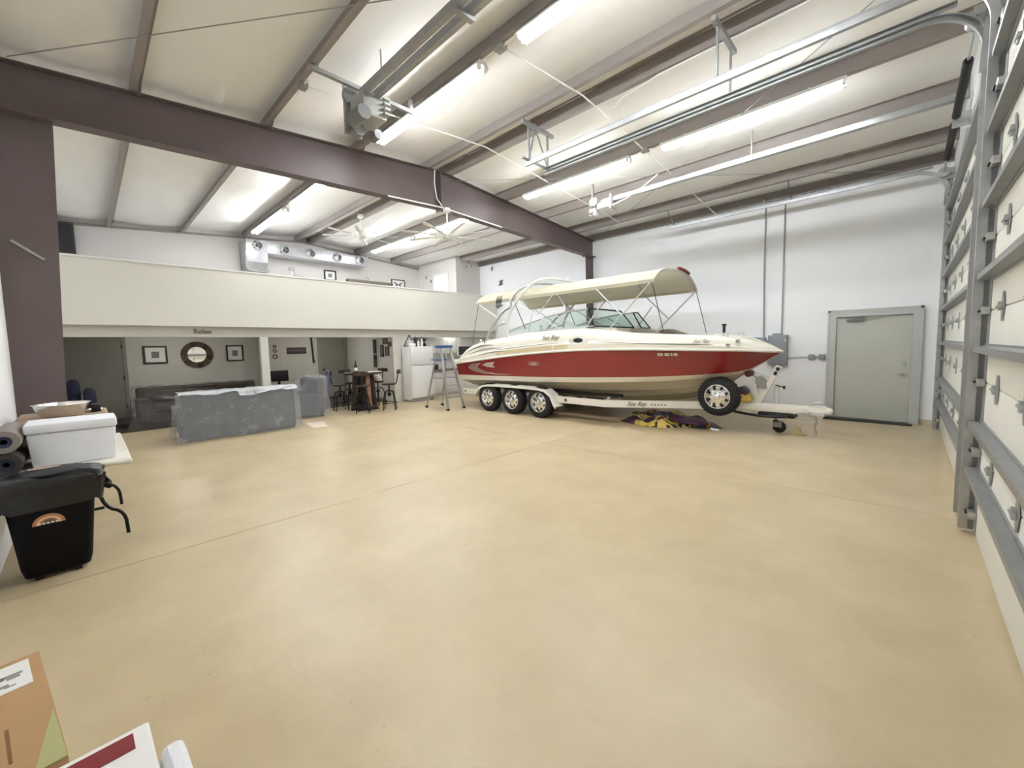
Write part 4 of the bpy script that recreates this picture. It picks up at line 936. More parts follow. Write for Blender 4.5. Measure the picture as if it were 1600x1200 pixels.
def flit(c, ax, sc, label, m=None, rot=.4):
    t = thing('wall_ornament', c, label, 'wall ornament', 'metal wall ornaments')
    q = MB(); X, Z = Vector(ax), Vector((0, 0, 1)); Nn = X.cross(Z); c = Vector(c)
    for k, (l, w_) in enumerate(((1, .16), (.8, .16), (1, .16), (.8, .16))):
        a = rot + [0.5, 2.3, 3.6, 5.5][k]
        d_ = X * math.cos(a) + Z * math.sin(a); e = X * -math.sin(a) + Z * math.cos(a)
        pts = [c, c + d_ * l * sc * .5 + e * w_ * sc, c + d_ * l * sc, c + d_ * l * sc * .5 - e * w_ * sc]
        q.add([p + Nn * o_ for o_ in (0, .012) for p in pts], [(3, 2, 1, 0), (4, 5, 6, 7)] + [(i, (i + 1) % 4, 4 + (i + 1) % 4, 4 + i) for i in range(4)])
    q.build('wing', m or M_BLACKM, t)
    MB().bar(c - Z * sc * .6 + Nn * .01, c + Z * sc * .6 + Nn * .01, sc * .16, .02).build('body', m or M_BLACKM, t)
M_ORN = mat('ornament_dark', (84, 80, 76), .6)
flit((-11.44, YF - .02, 4.58), (1, 0, 0), .11, 'thin dark wall ornament above the boat stern, upper of two', M_ORN, 1.0)
flit((-10.98, YF - .02, 4.0), (1, 0, 0), .17, 'dark X-shaped butterfly ornament on the wall above the boat stern', M_ORN, .2)
for i, (y, z) in enumerate(((10.22, 4.68), (10.48, 4.74), (10.36, 4.86))): flit((-12.145, y, z), (0, 1, 0), .05, 'tiny grey ornament on the grey closet side wall, %s of three' % ['leftmost', 'rightmost', 'topmost'][i], mat('ornament_grey', (130, 128, 122), .6), i)
for i, (x, z) in enumerate(((-14.05, 4.47), (-13.72, 4.28))): flit((x, 9.715, z), (1, 0, 0), .07, 'tiny dark ornament %s the white closet door' % ['farther left of', 'just left of'][i], M_ORN, 1 + i)

# ------------------------------------------------------------------ under the mezzanine
text('relax_sign', 'Relax', .15, mat('brown_letters', (96, 82, 76), .6), None, frame_m((XH + .012, 1.85, 2.12), (0, 1, 0), (0, 0, 1)), 0, .008, 1.02)
tag(bpy.data.objects['relax_sign'], 'brown cut-out lettering fixed to the beam above the round mirror', 'sign')
XA = XB + .02
picture('framed_picture', XA, 1.05, 1.55, 1.38, 1.86, 'dark framed print left of the round mirror', fm=M_WOOD, fw=.045)
picture('framed_picture', XA, 2.90, 3.34, 1.38, 1.86, 'dark framed print right of the round mirror', fm=M_WOOD, fw=.04)
mr_ = thing('round_mirror', (XA, 2.2, 1.2), 'round mirror in a wide dark segmented frame between two prints', 'mirror')
for k in range(12):
    a0, a1 = 2 * PI * k / 12 + .015, 2 * PI * (k + 1) / 12 - .015; q = MB()
    poly = [(2.2 + .37 * math.cos(a0 + (a1 - a0) * i / 4), 1.6 + .37 * math.sin(a0 + (a1 - a0) * i / 4)) for i in range(5)] + [(2.2 + .22 * math.cos(a1 - (a1 - a0) * i / 4), 1.6 + .22 * math.sin(a1 - (a1 - a0) * i / 4)) for i in range(5)]
    q.prism(poly, 'x', XA, XA + .04).build('frame_segment', M_WOOD if k % 2 else mat('frame_brown', (88, 64, 52), .5, 0, .2, 8), mr_)
MB().lathe([(.001, .0), (.235, .0), (.235, .012), (.001, .012)], (XA + .006, 2.2, 1.6), (1, 0, 0), 32).build('glass', mat('mirror_glass', (235, 235, 230), .02, 1), mr_)
sg = thing('wall_plaque', (XA, 4.85, 1.54), 'dark rectangular plaque on the grey wall beyond the white post', 'plaque')
MB().box(XA, XA + .025, 4.56, 5.16, 1.55, 1.76).build('board', mat('plaque_dark', (68, 60, 58), .6), sg, bevel=.005)
MB().box(XA + .025, XA + .03, 4.60, 5.12, 1.63, 1.68).build('painted_line', mat('plaque_line', (104, 92, 88), .6), sg)
ol = tag(MB().tube([(XA + .03, 5.33, 2.2), (XA + .03, 5.35, 1.8), (XA + .03, 5.37, 1.4), (XA + .05, 5.38, 1.24)], [.03, .028, .026, .035], 8).build('hanging_strap', M_BLACK), 'long black strap hanging on the grey wall beside the plaque', 'strap')
for i, (z, r) in enumerate(((1.80, .05), (1.66, .06), (1.48, .08))):
    t = thing('wall_plate', (XB + .33, 4.12, z), '%s round plate in the column on the pale wall strip' % ['topmost', 'middle', 'lowest, largest'][i], 'plate', 'plates on the wall strip')
    MB().lathe([(.001, .004), (r * .6, .004), (r * .95, .018), (r, .016), (r * .6, 0), (.001, 0)], (XB + .32, 4.12, z), (1, 0, 0), 20).build('rim', mat('plate_brown', (112, 88, 66), .4) if i else M_BLACKM, t)
    MB().lathe([(.001, .006), (r * .55, .006), (r * .5, .009), (.001, .009)], (XB + .32, 4.12, z), (1, 0, 0), 16).build('centre', mat('plate_cream', (190, 180, 160), .4), t)
tv = thing('small_monitor', (-13.9, 4.05, .6), 'small dark screen standing behind the white post', 'monitor')
MB().box(-13.95, -13.91, 3.86, 4.35, .72, 1.05).build('screen', M_BLACK, tv, bevel=.006)
MB().box(-13.97, -13.93, 4.05, 4.12, .5, .75).build('neck', M_BLACK, tv)
MB().box(-14.2, -13.6, 3.7, 4.4, .46, .5).build('stand_top', M_WOOD, tv)
for x in (-14.17, -13.63):
    for y in (3.73, 4.37): MB().box(x - .02, x + .02, y - .02, y + .02, .012, .46).build('stand_leg', M_WOOD, tv)
# pictures and window on the partition wall (facing the sitting area)
YP = 6.55
wn = struct(MB().box(-12.62, -12.28, YP - .03, YP, 1.02, 2.0).build('window_1', M_ALC))
MB().box(-12.57, -12.33, YP - .035, YP - .028, 1.06, 1.96).build('pane', mat('dark_pane', (48, 52, 58), .1), wn)
MB().box(-12.57, -12.33, YP - .04, YP - .03, 1.48, 1.50).build('muntin', M_ALC, wn)
for i, (x0, x1, z0, z1, lb) in enumerate(((-12.12, -11.93, 1.40, 1.78, 'tall narrow'), (-11.95, -11.68, 1.80, 1.98, 'top wide'), (-11.82, -11.6, 1.44, 1.72, 'square'), (-11.62, -11.45, 1.72, 1.86, 'smallest'))):
    t = thing('small_picture', ((x0 + x1) / 2, YP, z0), '%s dark picture in the cluster left of the fridge' % lb, 'picture', 'small pictures near the fridge')
    q = MB().box(x0, x1, YP - .025, YP, z0, z0 + .03).box(x0, x1, YP - .025, YP, z1 - .03, z1).box(x0, x0 + .03, YP - .025, YP, z0, z1).box(x1 - .03, x1, YP - .025, YP, z0, z1)
    q.build('frame', M_WOOD, t)
    MB().box(x0 + .025, x1 - .025, YP - .014, YP, z0 + .025, z1 - .025).build('print', mat('print_dim', (120, 112, 100), .7, 0, .3, 14), t)

# fill lamps added under the mezzanine, unseen behind the beam, to brighten it
M_FILL = emit('fill_glow', (255, 250, 240), 46.0); M_FILLK = emit('fill_glow_dim', (255, 250, 240), 7.0)
for x, y, lb in ((-13.2, 1.6, 'added fill dome, hidden under the low ceiling over the dark sofa'), (-13.2, 5.2, 'added fill dome, hidden under the low ceiling over the bar stools'), (-11.58, 9.0, 'added fill dome, hidden under the low ceiling over the kitchenette')):
    t = thing('fill_dome', (x, y, 2.22), lb, 'lamp', 'added fill domes under the mezzanine')
    MB().lathe([(.001, 0), (.12, 0), (.125, -.02), (.11, -.025), (.001, -.02)], (x, y, 2.229), (0, 0, 1), 20).build('base', M_WHITE, t)
    MB().lathe([(.105, -.024), (.1, -.05), (.07, -.075), (.001, -.085)], (x, y, 2.229), (0, 0, 1), 20).build('diffuser', M_FILLK if x > -12 else M_FILL, t)
# sofas under clear plastic
def rough_cover(x0, x1, y0, y1, z0, fn_top, name, parent, m, seed, drop=.03, flare=.06):
    rnd = random.Random(seed); ph = [rnd.uniform(0, 6) for _ in range(8)]
    def wr(a, b): return .012 * math.sin(17 * a + 9 * b + ph[0]) + .010 * math.sin(29 * b - 13 * a + ph[1]) + .008 * math.sin(41 * a + ph[2])
    rings = []
    NU = 48
    for lv in range(8):
        ring = []
        for k in range(NU):
            t = k / NU * 4; s_ = int(t); f_ = t - s_
            cx_ = [(x0, y0), (x1, y0), (x1, y1), (x0, y1)]
            a, b = cx_[s_], cx_[(s_ + 1) % 4]
            x = lerp(a[0], b[0], f_); y = lerp(a[1], b[1], f_)
            zt_ = fn_top(x, y)
            if lv < 6:
                g = lv / 5; z = lerp(z0, zt_ - .03, g); off = flare * (1 - g) ** 2 + drop
            else: z = zt_ + .01 * (lv - 6); off = drop - (.05 if lv == 6 else .16)
            cxm, cym = (x0 + x1) / 2, (y0 + y1) / 2
            dx = 0 if abs(x - x0) > 1e-4 and abs(x - x1) > 1e-4 else (1 if x > cxm else -1)
            dy = 0 if abs(y - y0) > 1e-4 and abs(y - y1) > 1e-4 else (1 if y > cym else -1)
            w_ = wr(x + y + z, z * 2 + x)
            w2 = w_ * (.4 + .6 * min(1, (z - z0) / .3))
            ring.append(Vector((x + dx * (off + w2), y + dy * (off + w2), z + (w_ * .6 if lv else 0))))
        rings.append(ring)
    q = MB().loft(rings, True, False)
    n = len(q.v) - NU
    q.f.append(tuple(range(n, n + NU)))
    return q.build(name, m, parent)
s1 = thing('covered_sofa', (-9.9, 2.1, 0), 'grey sofa seen from behind, wrapped in clear plastic sheet', 'sofa', 'plastic covered seats')
MB().box(-9.72, -9.45, 1.14, 3.06, .03, .88).build('backrest', M_SOFA, s1, bevel=.05, seg=3)
for y0, y1 in ((1.14, 1.38), (2.82, 3.06)): MB().box(-10.35, -9.6, y0, y1, .08, .62).build('armrest', M_SOFA, s1, bevel=.05, seg=3)
MB().box(-10.35, -9.7, 1.36, 2.84, .08, .32).build('seat_base', M_SOFA, s1, bevel=.02)
for y in (1.38, 2.11): MB().box(-10.38, -9.72, y, y + .72, .32, .48).build('seat_cushion', M_SOFA, s1, bevel=.05, seg=3)
for x in (-10.3, -9.5):
    for y in (1.2, 3.0): MB().box(x - .03, x + .03, y - .03, y + .03, 0, .08).build('foot', M_BLACK, s1)
rough_cover(-10.38, -9.43, 1.12, 3.08, .02, lambda x, y: .90 if x > -9.75 else .64, 'plastic_cover', s1, M_FILM, 1)
def tcov(u, v):
    x = lerp(-9.78, -9.385, u); y = lerp(1.10, 3.10, v)
    z = .925 + .005 * math.sin(14 * y) + .004 * math.sin(31 * y + 9 * x)
    if u > .8: z -= (u - .8) / .2 * (.05 + .02 * math.sin(9 * y) + (.09 if v > .45 else 0) * (1 - v) * 1.6)
    return (x + .004 * math.sin(40 * y), y, z)
MB().grid(tcov, 10, 60).build('plastic_fold', M_FILMT, s1, recalc=False)
s2 = thing('covered_sofa', (-12.4, 1.9, .012), 'dark sofa under clear plastic beneath the round mirror', 'sofa', 'plastic covered seats')
MB().box(-13.2, -12.9, .75, 3.2, .1, .86).build('backrest', M_SOFAD, s2, bevel=.06, seg=3)
for y0, y1 in ((.72, .98), (2.97, 3.23)): MB().box(-13.1, -12.2, y0, y1, .1, .62).build('armrest', M_SOFAD, s2, bevel=.06, seg=3)
MB().box(-13.0, -12.25, .95, 3.0, .1, .34).build('seat_base', M_SOFAD, s2, bevel=.02)
for y in (.98, 1.65, 2.32): MB().box(-13.0, -12.2, y, y + .65, .34, .50).build('seat_cushion', M_SOFAD, s2, bevel=.05, seg=3)
for y in (.98, 1.65, 2.32): MB().box(-12.98, -12.75, y + .02, y + .63, .50, .84).build('back_cushion', M_SOFAD, s2, bevel=.06, seg=3)
for x in (-13.1, -12.3):
    for y in (.8, 3.15): MB().box(x - .03, x + .03, y - .03, y + .03, .012, .1).build('foot', M_BLACK, s2)
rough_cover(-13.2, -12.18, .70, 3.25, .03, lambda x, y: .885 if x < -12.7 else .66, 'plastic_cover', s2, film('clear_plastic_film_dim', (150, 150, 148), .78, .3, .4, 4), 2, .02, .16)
s3 = thing('covered_armchair', (-10.4, 3.9, 0), 'grey armchair under clear plastic between the sofa back and the bar stools', 'armchair', 'plastic covered seats')
MB().box(-10.9, -9.75, 3.90, 4.10, .06, .95).build('backrest', M_SOFA, s3, bevel=.06, seg=3)
MB().box(-9.95, -9.72, 3.3, 4.0, .06, .60).build('armrest', M_SOFA, s3, bevel=.06, seg=3)
MB().box(-10.95, -10.72, 3.3, 4.0, .06, .60).build('armrest', M_SOFA, s3, bevel=.06, seg=3)
MB().box(-10.74, -9.93, 3.32, 3.95, .06, .46).build('seat_cushion', M_SOFA, s3, bevel=.05, seg=3)
for x in (-10.85, -9.8):
    for y in (3.38, 4.02): MB().box(x - .03, x + .03, y - .03, y + .03, 0, .06).build('foot', M_BLACK, s3)
rough_cover(-10.95, -9.70, 3.28, 4.11, .02, lambda x, y: .66 + .36 * max(0, min(1, (y - 3.35) / .65)) ** 1.2, 'plastic_cover', s3, film('clear_plastic_film_thin', (210, 213, 218), .76, .2, .7, 5), 3, .03, .05)
s3.location.x -= .75
bd = tag(MB().prism([(-9.75, 3.35), (-9.05, 3.25), (-8.95, 3.52), (-9.7, 3.72)], 'z', .0, .006).build('plastic_sheet', mat('sheet_pale', (226, 214, 196), .4)), 'loose pale plastic sheet on the floor beside the covered sofa', 'plastic sheet')

# bar table and stools
bt = thing('bar_table', (-10.75, 5.25, 0), 'tall round pub table with thick wooden legs', 'bar table')
bx0, by0 = -10.75, 5.25
MB().lathe([(.001, .97), (.46, .97), (.50, .985), (.50, 1.02), (.48, 1.03), (.001, 1.03)], (bx0, by0, 0), (0, 0, 1), 36).build('table_top', M_WOOD, bt)
for i, (dx, dy) in enumerate(((.24, .0), (-.24, 0), (0, .24), (0, -.24))):
    a = math.atan2(dy, dx)
    MB().bar((bx0 + dx * 1.25, by0 + dy * 1.25, .04), (bx0 + dx, by0 + dy, .97), .11, .07).build('leg', M_WOODL if i == 0 else M_WOOD, bt, bevel=.01)
MB().lathe([(.001, .05), (.36, .05), (.36, .10), (.001, .10)], (bx0, by0, 0), (0, 0, 1), 28).build('foot_shelf', M_WOOD, bt)
for k in range(8):
    a = PI / 4 * k; MB().box(bx0 + .33 * math.cos(a) - .04, bx0 + .33 * math.cos(a) + .04, by0 + .33 * math.sin(a) - .04, by0 + .33 * math.sin(a) + .04, 0, .05).build('foot_block', M_WOOD, bt)
MB().cyl((bx0, by0, .10), (bx0, by0, .97), .10, n=16).build('pedestal', mat('pedestal_dark', (52, 46, 52), .6), bt)
tag(MB().box(bx0 + .02, bx0 + .3, by0 + .02, by0 + .4, 1.03, 1.036).build('paper_sheet', M_PAPER), 'white paper lying on the tall round table', 'paper')
bo = thing('bottle', (bx0 - .05, by0 - .18, 1.03), 'dark bottle standing on the tall round table', 'bottle')
MB().lathe([(.001, 0), (.045, 0), (.045, .16), (.03, .2), (.015, .24), (.015, .32), (.001, .32)], (bx0 - .05, by0 - .18, 1.03), (0, 0, 1), 16).build('glass', M_BLACK, bo)
MB().lathe([(.0455, .04), (.0465, .04), (.0465, .13), (.0455, .13)], (bx0 - .05, by0 - .18, 1.03), (0, 0, 1), 16, ring=True).build('bottle_label', M_PAPER, bo)
st = thing('bar_stool', (0, 0, 0), 'x', 'bar stool', 'metal bar stools')
MB().lathe([(.001, .68), (.17, .68), (.185, .695), (.18, .72), (.001, .725)], (0, 0, 0), (0, 0, 1), 24).build('seat', M_WOOD, st, local=True)
MB().cyl((0, 0, .36), (0, 0, .68), .02, n=10).lathe([(.02, .40), (.05, .40), (.05, .46), (.02, .46)], (0, 0, 0), (0, 0, 1), 12).build('screw_post', M_BLACKM, st, local=True)
for k in range(4):
    a = PI / 4 + PI / 2 * k; c_, s_ = math.cos(a), math.sin(a)
    MB().tube(smooth([(.03 * c_, .03 * s_, .52), (.12 * c_, .12 * s_, .52), (.17 * c_, .17 * s_, .42), (.19 * c_, .19 * s_, .25), (.22 * c_, .22 * s_, 0.0)], 2), .013, 8).build('leg', M_BLACKM, st, local=True)
MB().tube([(.195 * math.cos(2 * PI * k / 20), .195 * math.sin(2 * PI * k / 20), .2) for k in range(20)], .011, 6, True).build('foot_ring', M_BLACKM, st, local=True)
MB().tube(smooth([(-.14, 0, .69), (-.2, 0, .72), (-.23, 0, .9), (-.25, 0, 1.02)], 2), .014, 8).build('back_post', M_BLACKM, st, local=True)
q = MB()
pr_ = [[Vector((-.25 - .05 * 1 + .26 * (1 - math.cos(a)) - r_, .26 * math.sin(a), z)) for z, r_ in ((.98, 0), (1.08, 0), (1.08, .022), (.98, .022))] for a in [-.75 + .15 * k for k in range(11)]]
q.loft(pr_).build('back_rail', M_WOOD, st, local=True)
spots = [(-11.05, 4.72, PI * .45, 'bar stool with a lilac cloth hung over its back'), (-10.15, 4.92, PI * .05 + 2.4, 'bar stool in front of the tall table, nearest the viewer'),
         (-10.05, 5.62, -2.2, 'bar stool beside the fridge with its back rail to the right'), (-11.4, 5.15, .1, 'bar stool behind the tall table, back rail above the left edge of its top'), (-11.1, 5.85, -1.2, 'bar stool behind the tall table, between it and the fridge')]
st.location = (spots[0][0], spots[0][1], 0); st.rotation_euler = (0, 0, spots[0][2]); st['label'] = spots[0][3]
for x, y, a, lb in spots[1:]: clone(st, (x, y, 0), lb, a)
sx, sy = spots[0][0] - .30 * math.cos(spots[0][2]), spots[0][1] - .30 * math.sin(spots[0][2])
def cloth(u, v):
    a = -1 + 2 * u; d_ = Vector((-math.sin(spots[0][2]), math.cos(spots[0][2]), 0)); n_ = Vector((math.cos(spots[0][2]), math.sin(spots[0][2]), 0))
    s_ = -1 + 2 * v; drop = abs(s_)
    wid = .17 * (1 - .35 * drop)
    return Vector((sx, sy, 1.10)) + d_ * a * wid + n_ * (s_ * .03 + .02 * math.sin(8 * u + 3 * v) * drop) - Vector((0, 0, 1)) * (drop ** 1.3 * (.48 if s_ < 0 else .36) + .02 * math.sin(11 * u) * drop)
tag(MB().grid(cloth, 16, 20).build('draped_cloth', mat('lilac_cloth', (150, 146, 196), .9, 0, .1, 8), solid=.004), 'lilac cloth draped over the back of a bar stool', 'cloth')
bs = thing('cloth_bag', (-11.0, 5.9, .73), 'pale bag resting on a stool seat between the table and the fridge', 'bag')
lump(-11.1, 5.85, .16, .13, .26, 8, 0, .73).build('bag_body', mat('bag_pale', (196, 180, 168), .8), bs, weld=.001)

# fridge and what stands on it
fgx = thing('refrigerator', (-11.15, 7.22, 0), 'white top-freezer refrigerator standing beside the kitchenette', 'refrigerator')
fx0, fx1, fy0, fy1, fz = -11.33, -10.80, 6.82, 7.62, 1.70
M_FRI = mat('fridge_white', (240, 241, 240), .35)
MB().box(fx0, fx1 - .07, fy0, fy1, .05, fz).build('cabinet', M_FRI, fgx, bevel=.012)
d1 = MB().box(fx1 - .065, fx1, fy0, fy1, 1.13, fz).build('freezer_door', M_FRI, fgx, bevel=.015, seg=3)
d2 = MB().box(fx1 - .065, fx1, fy0, fy1, .12, 1.115).build('fridge_door', M_FRI, fgx, bevel=.015, seg=3)
MB().box(fx1, fx1 + .03, fy0 + .015, fy0 + .045, 1.16, 1.5).build('door_handle', M_WHITE, d1, bevel=.008)
MB().box(fx1, fx1 + .03, fy0 + .015, fy0 + .045, .7, 1.09).build('door_handle', M_WHITE, d2, bevel=.008)
MB().box(fx0 + .04, fx1 - .03, fy0 + .01, fy1 - .01, 0, .11).build('kick_grille', mat('grille_grey', (150, 150, 148), .5), fgx)
pz = fz
tr_ = thing('triangle_stand', (-11.1, 7.02, pz), 'dark metal triangular holder on top of the fridge', 'ornament')
q = MB()
for a, b in (((-.0, -.2, 0), (0, 0, .36)), ((0, .2, 0), (0, 0, .36)), ((0, -.2, 0.01), (0, .2, .01)), ((0, -.12, .14), (0, .12, .14))): q.bar(Vector((-11.15, 7.0, pz + .005)) + Vector(a), Vector((-11.15, 7.0, pz + .005)) + Vector(b), .02, .02)
q.build('frame', M_BLACKM, tr_)
for i, yy in enumerate((6.92, 7.0, 7.08)): MB().cyl((-11.19, yy, pz + .16), (-11.08, yy, pz + .16), .03, n=10).build('holder_ring', M_PAPER, tr_)
rp = tag(MB().cyl((-10.98, 6.84, pz + .055), (-10.98, 7.08, pz + .055), .055, n=16).build('paper_roll', M_PAPER, bevel=.004), 'white paper roll lying on the left front of the fridge', 'paper roll')
for i, (y, r, h, m_, lb) in enumerate(((7.12, .022, .27, M_BLACK, 'slim black bottle on the fridge beside the paper roll'), (7.20, .028, .2, M_PAPER, 'slim white bottle on the fridge beside the black bottle'), (7.34, .032, .27, M_PAPER, 'tall white spray bottle in the middle of the fridge top'))):
    t = thing('bottle', (-10.98, y, pz), lb, 'bottle', 'bottles on the fridge')
    MB().lathe([(.001, 0), (r, 0), (r, h * .7), (r * .5, h * .8), (r * .45, h), (.001, h)], (-10.98, y, pz), (0, 0, 1), 14).build('body', m_, t)
    MB().cyl((-10.98, y, pz + h * .97), (-10.98, y, pz + h * 1.1), r * .55, n=10).build('cap', M_BLACKM, t)
pf = thing('dried_flowers', (-11.05, 7.48, pz), 'small dark dried flower bunch in a pot on the fridge', 'plant')
MB().lathe([(.001, 0), (.05, 0), (.06, .1), (.05, .1), (.001, .09)], (-11.05, 7.48, pz), (0, 0, 1), 14).build('pot', M_BLACKM, pf)
q = MB()
for k in range(14):
    a = k * 2.4; r = .03 + .05 * ((k * 7) % 5) / 5
    p = (-11.05 + r * math.cos(a), 7.48 + r * math.sin(a) - (.05 if k % 3 == 0 else 0), pz + .16 + .1 * ((k * 3) % 7) / 7)
    q.tube([(-11.05, 7.48, pz + .08), p], .004, 5); q.sph(p, .028, 6, 4)
q.build('flower_heads', mat('dried_dark', (70, 62, 58), .9), pf)
# kitchenette
XK = -11.42
for i, (y0, y1) in enumerate(((7.72, 8.55), (8.55, 9.4), (9.4, 10.25), (10.25, YF - .01))):
    t = thing('base_cabinet', (XK, (y0 + y1) / 2, 0), 'white base cabinet, %s of the row under the kitchenette counter' % ['first from the fridge', 'second from the fridge', 'third from the fridge', 'last before the far wall'][i], 'cabinet', 'kitchenette base cabinets')
    MB().box(-12.0, XK - .02, y0, y1, .1, .86).box(-12.0, XK - .08, y0, y1, 0, .1).build('carcass', M_WHITE, t)
    yc = (y0 + y1) / 2
    for a, b in ((y0 + .01, yc - .005), (yc + .005, y1 - .01)):
        dd = MB().box(XK - .02, XK, a, b, .12, .66).build('door', M_WHITE, t, bevel=.004)
        MB().cyl((XK, (a + b) / 2, .6), (XK + .03, (a + b) / 2, .6), .012, n=8).build('knob', M_CHROME, dd)
        dr = MB().box(XK - .02, XK, a, b, .68, .85).build('drawer', M_WHITE, t, bevel=.004)
        MB().cyl((XK, (a + b) / 2, .77), (XK + .03, (a + b) / 2, .77), .012, n=8).build('knob', M_CHROME, dr)
tag(MB().box(-12.02, XK + .03, 7.68, YF - .005, .86, .90).build('worktop', mat('counter_grey', (122, 116, 108), .4, 0, .2, 20), bevel=.006), 'dark grey laminate worktop over the white base cabinets', 'worktop')
struct(MB().box(-12.16, -12.02, 7.25, YF, 0, 2.23).build('wall_kitchen', M_WALL))
for i, (y0, y1) in enumerate(((7.68, 8.48), (8.48, 9.28), (9.28, 10.08), (10.08, YF - .01))):
    t = thing('wall_cabinet', (-11.75, (y0 + y1) / 2, 1.45), 'white wall cabinet, %s above the kitchenette counter' % ['first from the fridge', 'second from the fridge', 'third from the fridge', 'last before the far wall'][i], 'cabinet', 'kitchenette wall cabinets')
    zb = 1.45 if i != 2 else 1.72
    MB().box(-12.02, -11.72, y0, y1, zb, 1.99).build('carcass', M_WHITE, t)
    yc = (y0 + y1) / 2
    for a, b in ((y0 + .005, yc - .004), (yc + .004, y1 - .005)):
        dd = MB().box(-11.72, -11.70, a, b, zb + .005, 1.985).build('door', M_WHITE, t, bevel=.004)
        MB().cyl((-11.70, (a + b) / 2, zb + .06), (-11.67, (a + b) / 2, zb + .06), .011, n=8).build('knob', M_CHROME, dd)
mw = thing('microwave', (-11.8, 9.68, 1.34), 'dark-fronted microwave oven under the third wall cabinet', 'microwave')
MB().box(-12.02, -11.66, 9.30, 10.06, 1.34, 1.715).build('body', M_WHITE, mw, bevel=.006)
MB().box(-11.66, -11.645, 9.34, 9.84, 1.38, 1.68).build('window', mat('microwave_glass', (46, 46, 46), .15), mw)
MB().box(-11.66, -11.645, 9.87, 10.03, 1.38, 1.68).build('control_panel', M_BLACK, mw)
tb = thing('toaster', (-11.7, 8.2, .9), 'black toaster on the kitchenette counter next to the fridge', 'toaster')
MB().box(-11.85, -11.6, 8.05, 8.4, .905, 1.08).build('shell', M_BLACK, tb, bevel=.03, seg=3)
MB().box(-11.75, -11.70, 8.1, 8.35, 1.079, 1.083).build('slot', M_GALV, tb)
pt = thing('soap_bottle', (-11.6, 8.55, .9), 'white pump bottle on the kitchenette counter beside the toaster', 'bottle')
MB().lathe([(.001, 0), (.04, 0), (.04, .18), (.015, .22), (.015, .26), (.001, .26)], (-11.6, 8.55, .9), (0, 0, 1), 14).build('body', M_PAPER, pt)
MB().tube([(-11.6, 8.55, 1.15), (-11.6, 8.55, 1.21), (-11.55, 8.55, 1.2)], .008, 6).build('pump', M_GREY, pt)
# step ladder
ld = thing('step_ladder', (-9.05, 6.75, 0), 'aluminium step ladder with blue top standing behind the boat', 'ladder')
tpx, tpz = -9.08, 1.66
for s in (-1, 1):
    yb = 6.74 + s * .265; yt = 6.76 + s * .15
    MB().bar((-8.60, yb, .03), (tpx + .08, yt, tpz), .07, .025, (1, 0, 0)).build('front_rail', M_ALU, ld)
    MB().bar((-9.56, yb, .03), (tpx - .08, yt, tpz), .045, .022, (1, 0, 0)).build('rear_rail', M_ALU, ld)
    for x in (-8.60, -9.56): MB().box(x - .05, x + .04, yb - .025, yb + .025, 0, .05).build('rubber_foot', M_BLACK, ld, bevel=.006)
for k in range(1, 5):
    t = k / 5.2; x = lerp(-8.60, tpx + .08, t); hw = lerp(.265, .15, t) 
    MB().box(x - .07, x + .03, 6.75 - hw, 6.75 + hw, .03 + (tpz - .03) * t - .02, .03 + (tpz - .03) * t).build('step', M_ALU, ld)
for k in (1, 3): 
    t = k / 5.2; x = lerp(-9.56, tpx - .08, t); hw = lerp(.265, .15, t); z = .03 + (tpz - .03) * t
    MB().bar((x, 6.75 - hw, z), (x, 6.75 + hw, z), .02, .03).build('rear_brace', M_ALU, ld)
MB().box(tpx - .12, tpx + .13, 6.76 - .21, 6.76 + .21, tpz - .02, tpz + .05).build('top_cap', M_BLUE, ld, bevel=.01)
MB().box(tpx - .42, tpx - .1, 6.62, 6.92, tpz - .36, tpz - .33).build('paint_tray', M_BLUE, ld, bevel=.006)
for s in (-1, 1): MB().bar((-9.33, 6.76 + s * .2, .82), (-8.84, 6.76 + s * .2, .84), .02, .006, (0, 1, 0)).build('spreader', M_GALV, ld)

# ------------------------------------------------------------------ left side, along the left wall
ft = thing('folding_table', (-5.75, -.16, 0), 'white plastic folding table along the left wall', 'table')
MB().box(-6.62, -4.87, -.55, .22, .695, .74).build('table_top', mat('table_white', (226, 224, 212), .5), ft, bevel=.018, seg=3)
for x in (-5.25, -6.3):
    sg_ = 1 if x > -5.7 else -1
    for s in (-1, 1):
        y = -.16 + s * .28
        MB().tube(smooth([(x - sg_ * .1, -.16 + s * .12, .69), (x, -.16 + s * .14, .5), (x + .02, -.16 + s * .18, .26), (x + .08, -.16 + s * .31, .20), (x + .10, -.16 + s * .32, .0)], 2), .014, 8).build('leg', M_BLACKM, ft)
    MB().cyl((x + .02, -.34, .26), (x + .02, .02, .26), .013, n=8).build('leg_crossbar', M_BLACKM, ft)
co_ = thing('foam_cooler', (-5.3, -.12, .74), 'white foam cooler with lid on the folding table', 'cooler')
MB().prism([(-.36, .742), (.12, .742), (.14, 1.02), (-.38, 1.02)], 'x', -5.42, -5.04).build('body', M_FOAM, co_, bevel=.012)
MB().box(-5.44, -5.02, -.39, .15, 1.024, 1.10).build('lid', M_FOAM, co_, bevel=.014)
cb = thing('storage_box', (-6.25, -.17, .74), 'flat brown box on the folding table behind the foam cooler', 'box')
MB().box(-6.55, -5.55, -.50, .11, .742, 1.04).build('body', mat('box_brown', (148, 128, 106), .8, 0, .06, 4), cb, bevel=.03, seg=3)
MB().box(-6.56, -5.54, -.51, .12, 1.02, 1.055).build('lid', mat('box_brown_lid', (164, 142, 120), .8, 0, .06, 4), cb, bevel=.012)
pn = thing('foil_roasting_pan', (-6.05, -.2, 1.055), 'shiny foil roasting pan on the brown box', 'pan')
q = MB()
rings = []
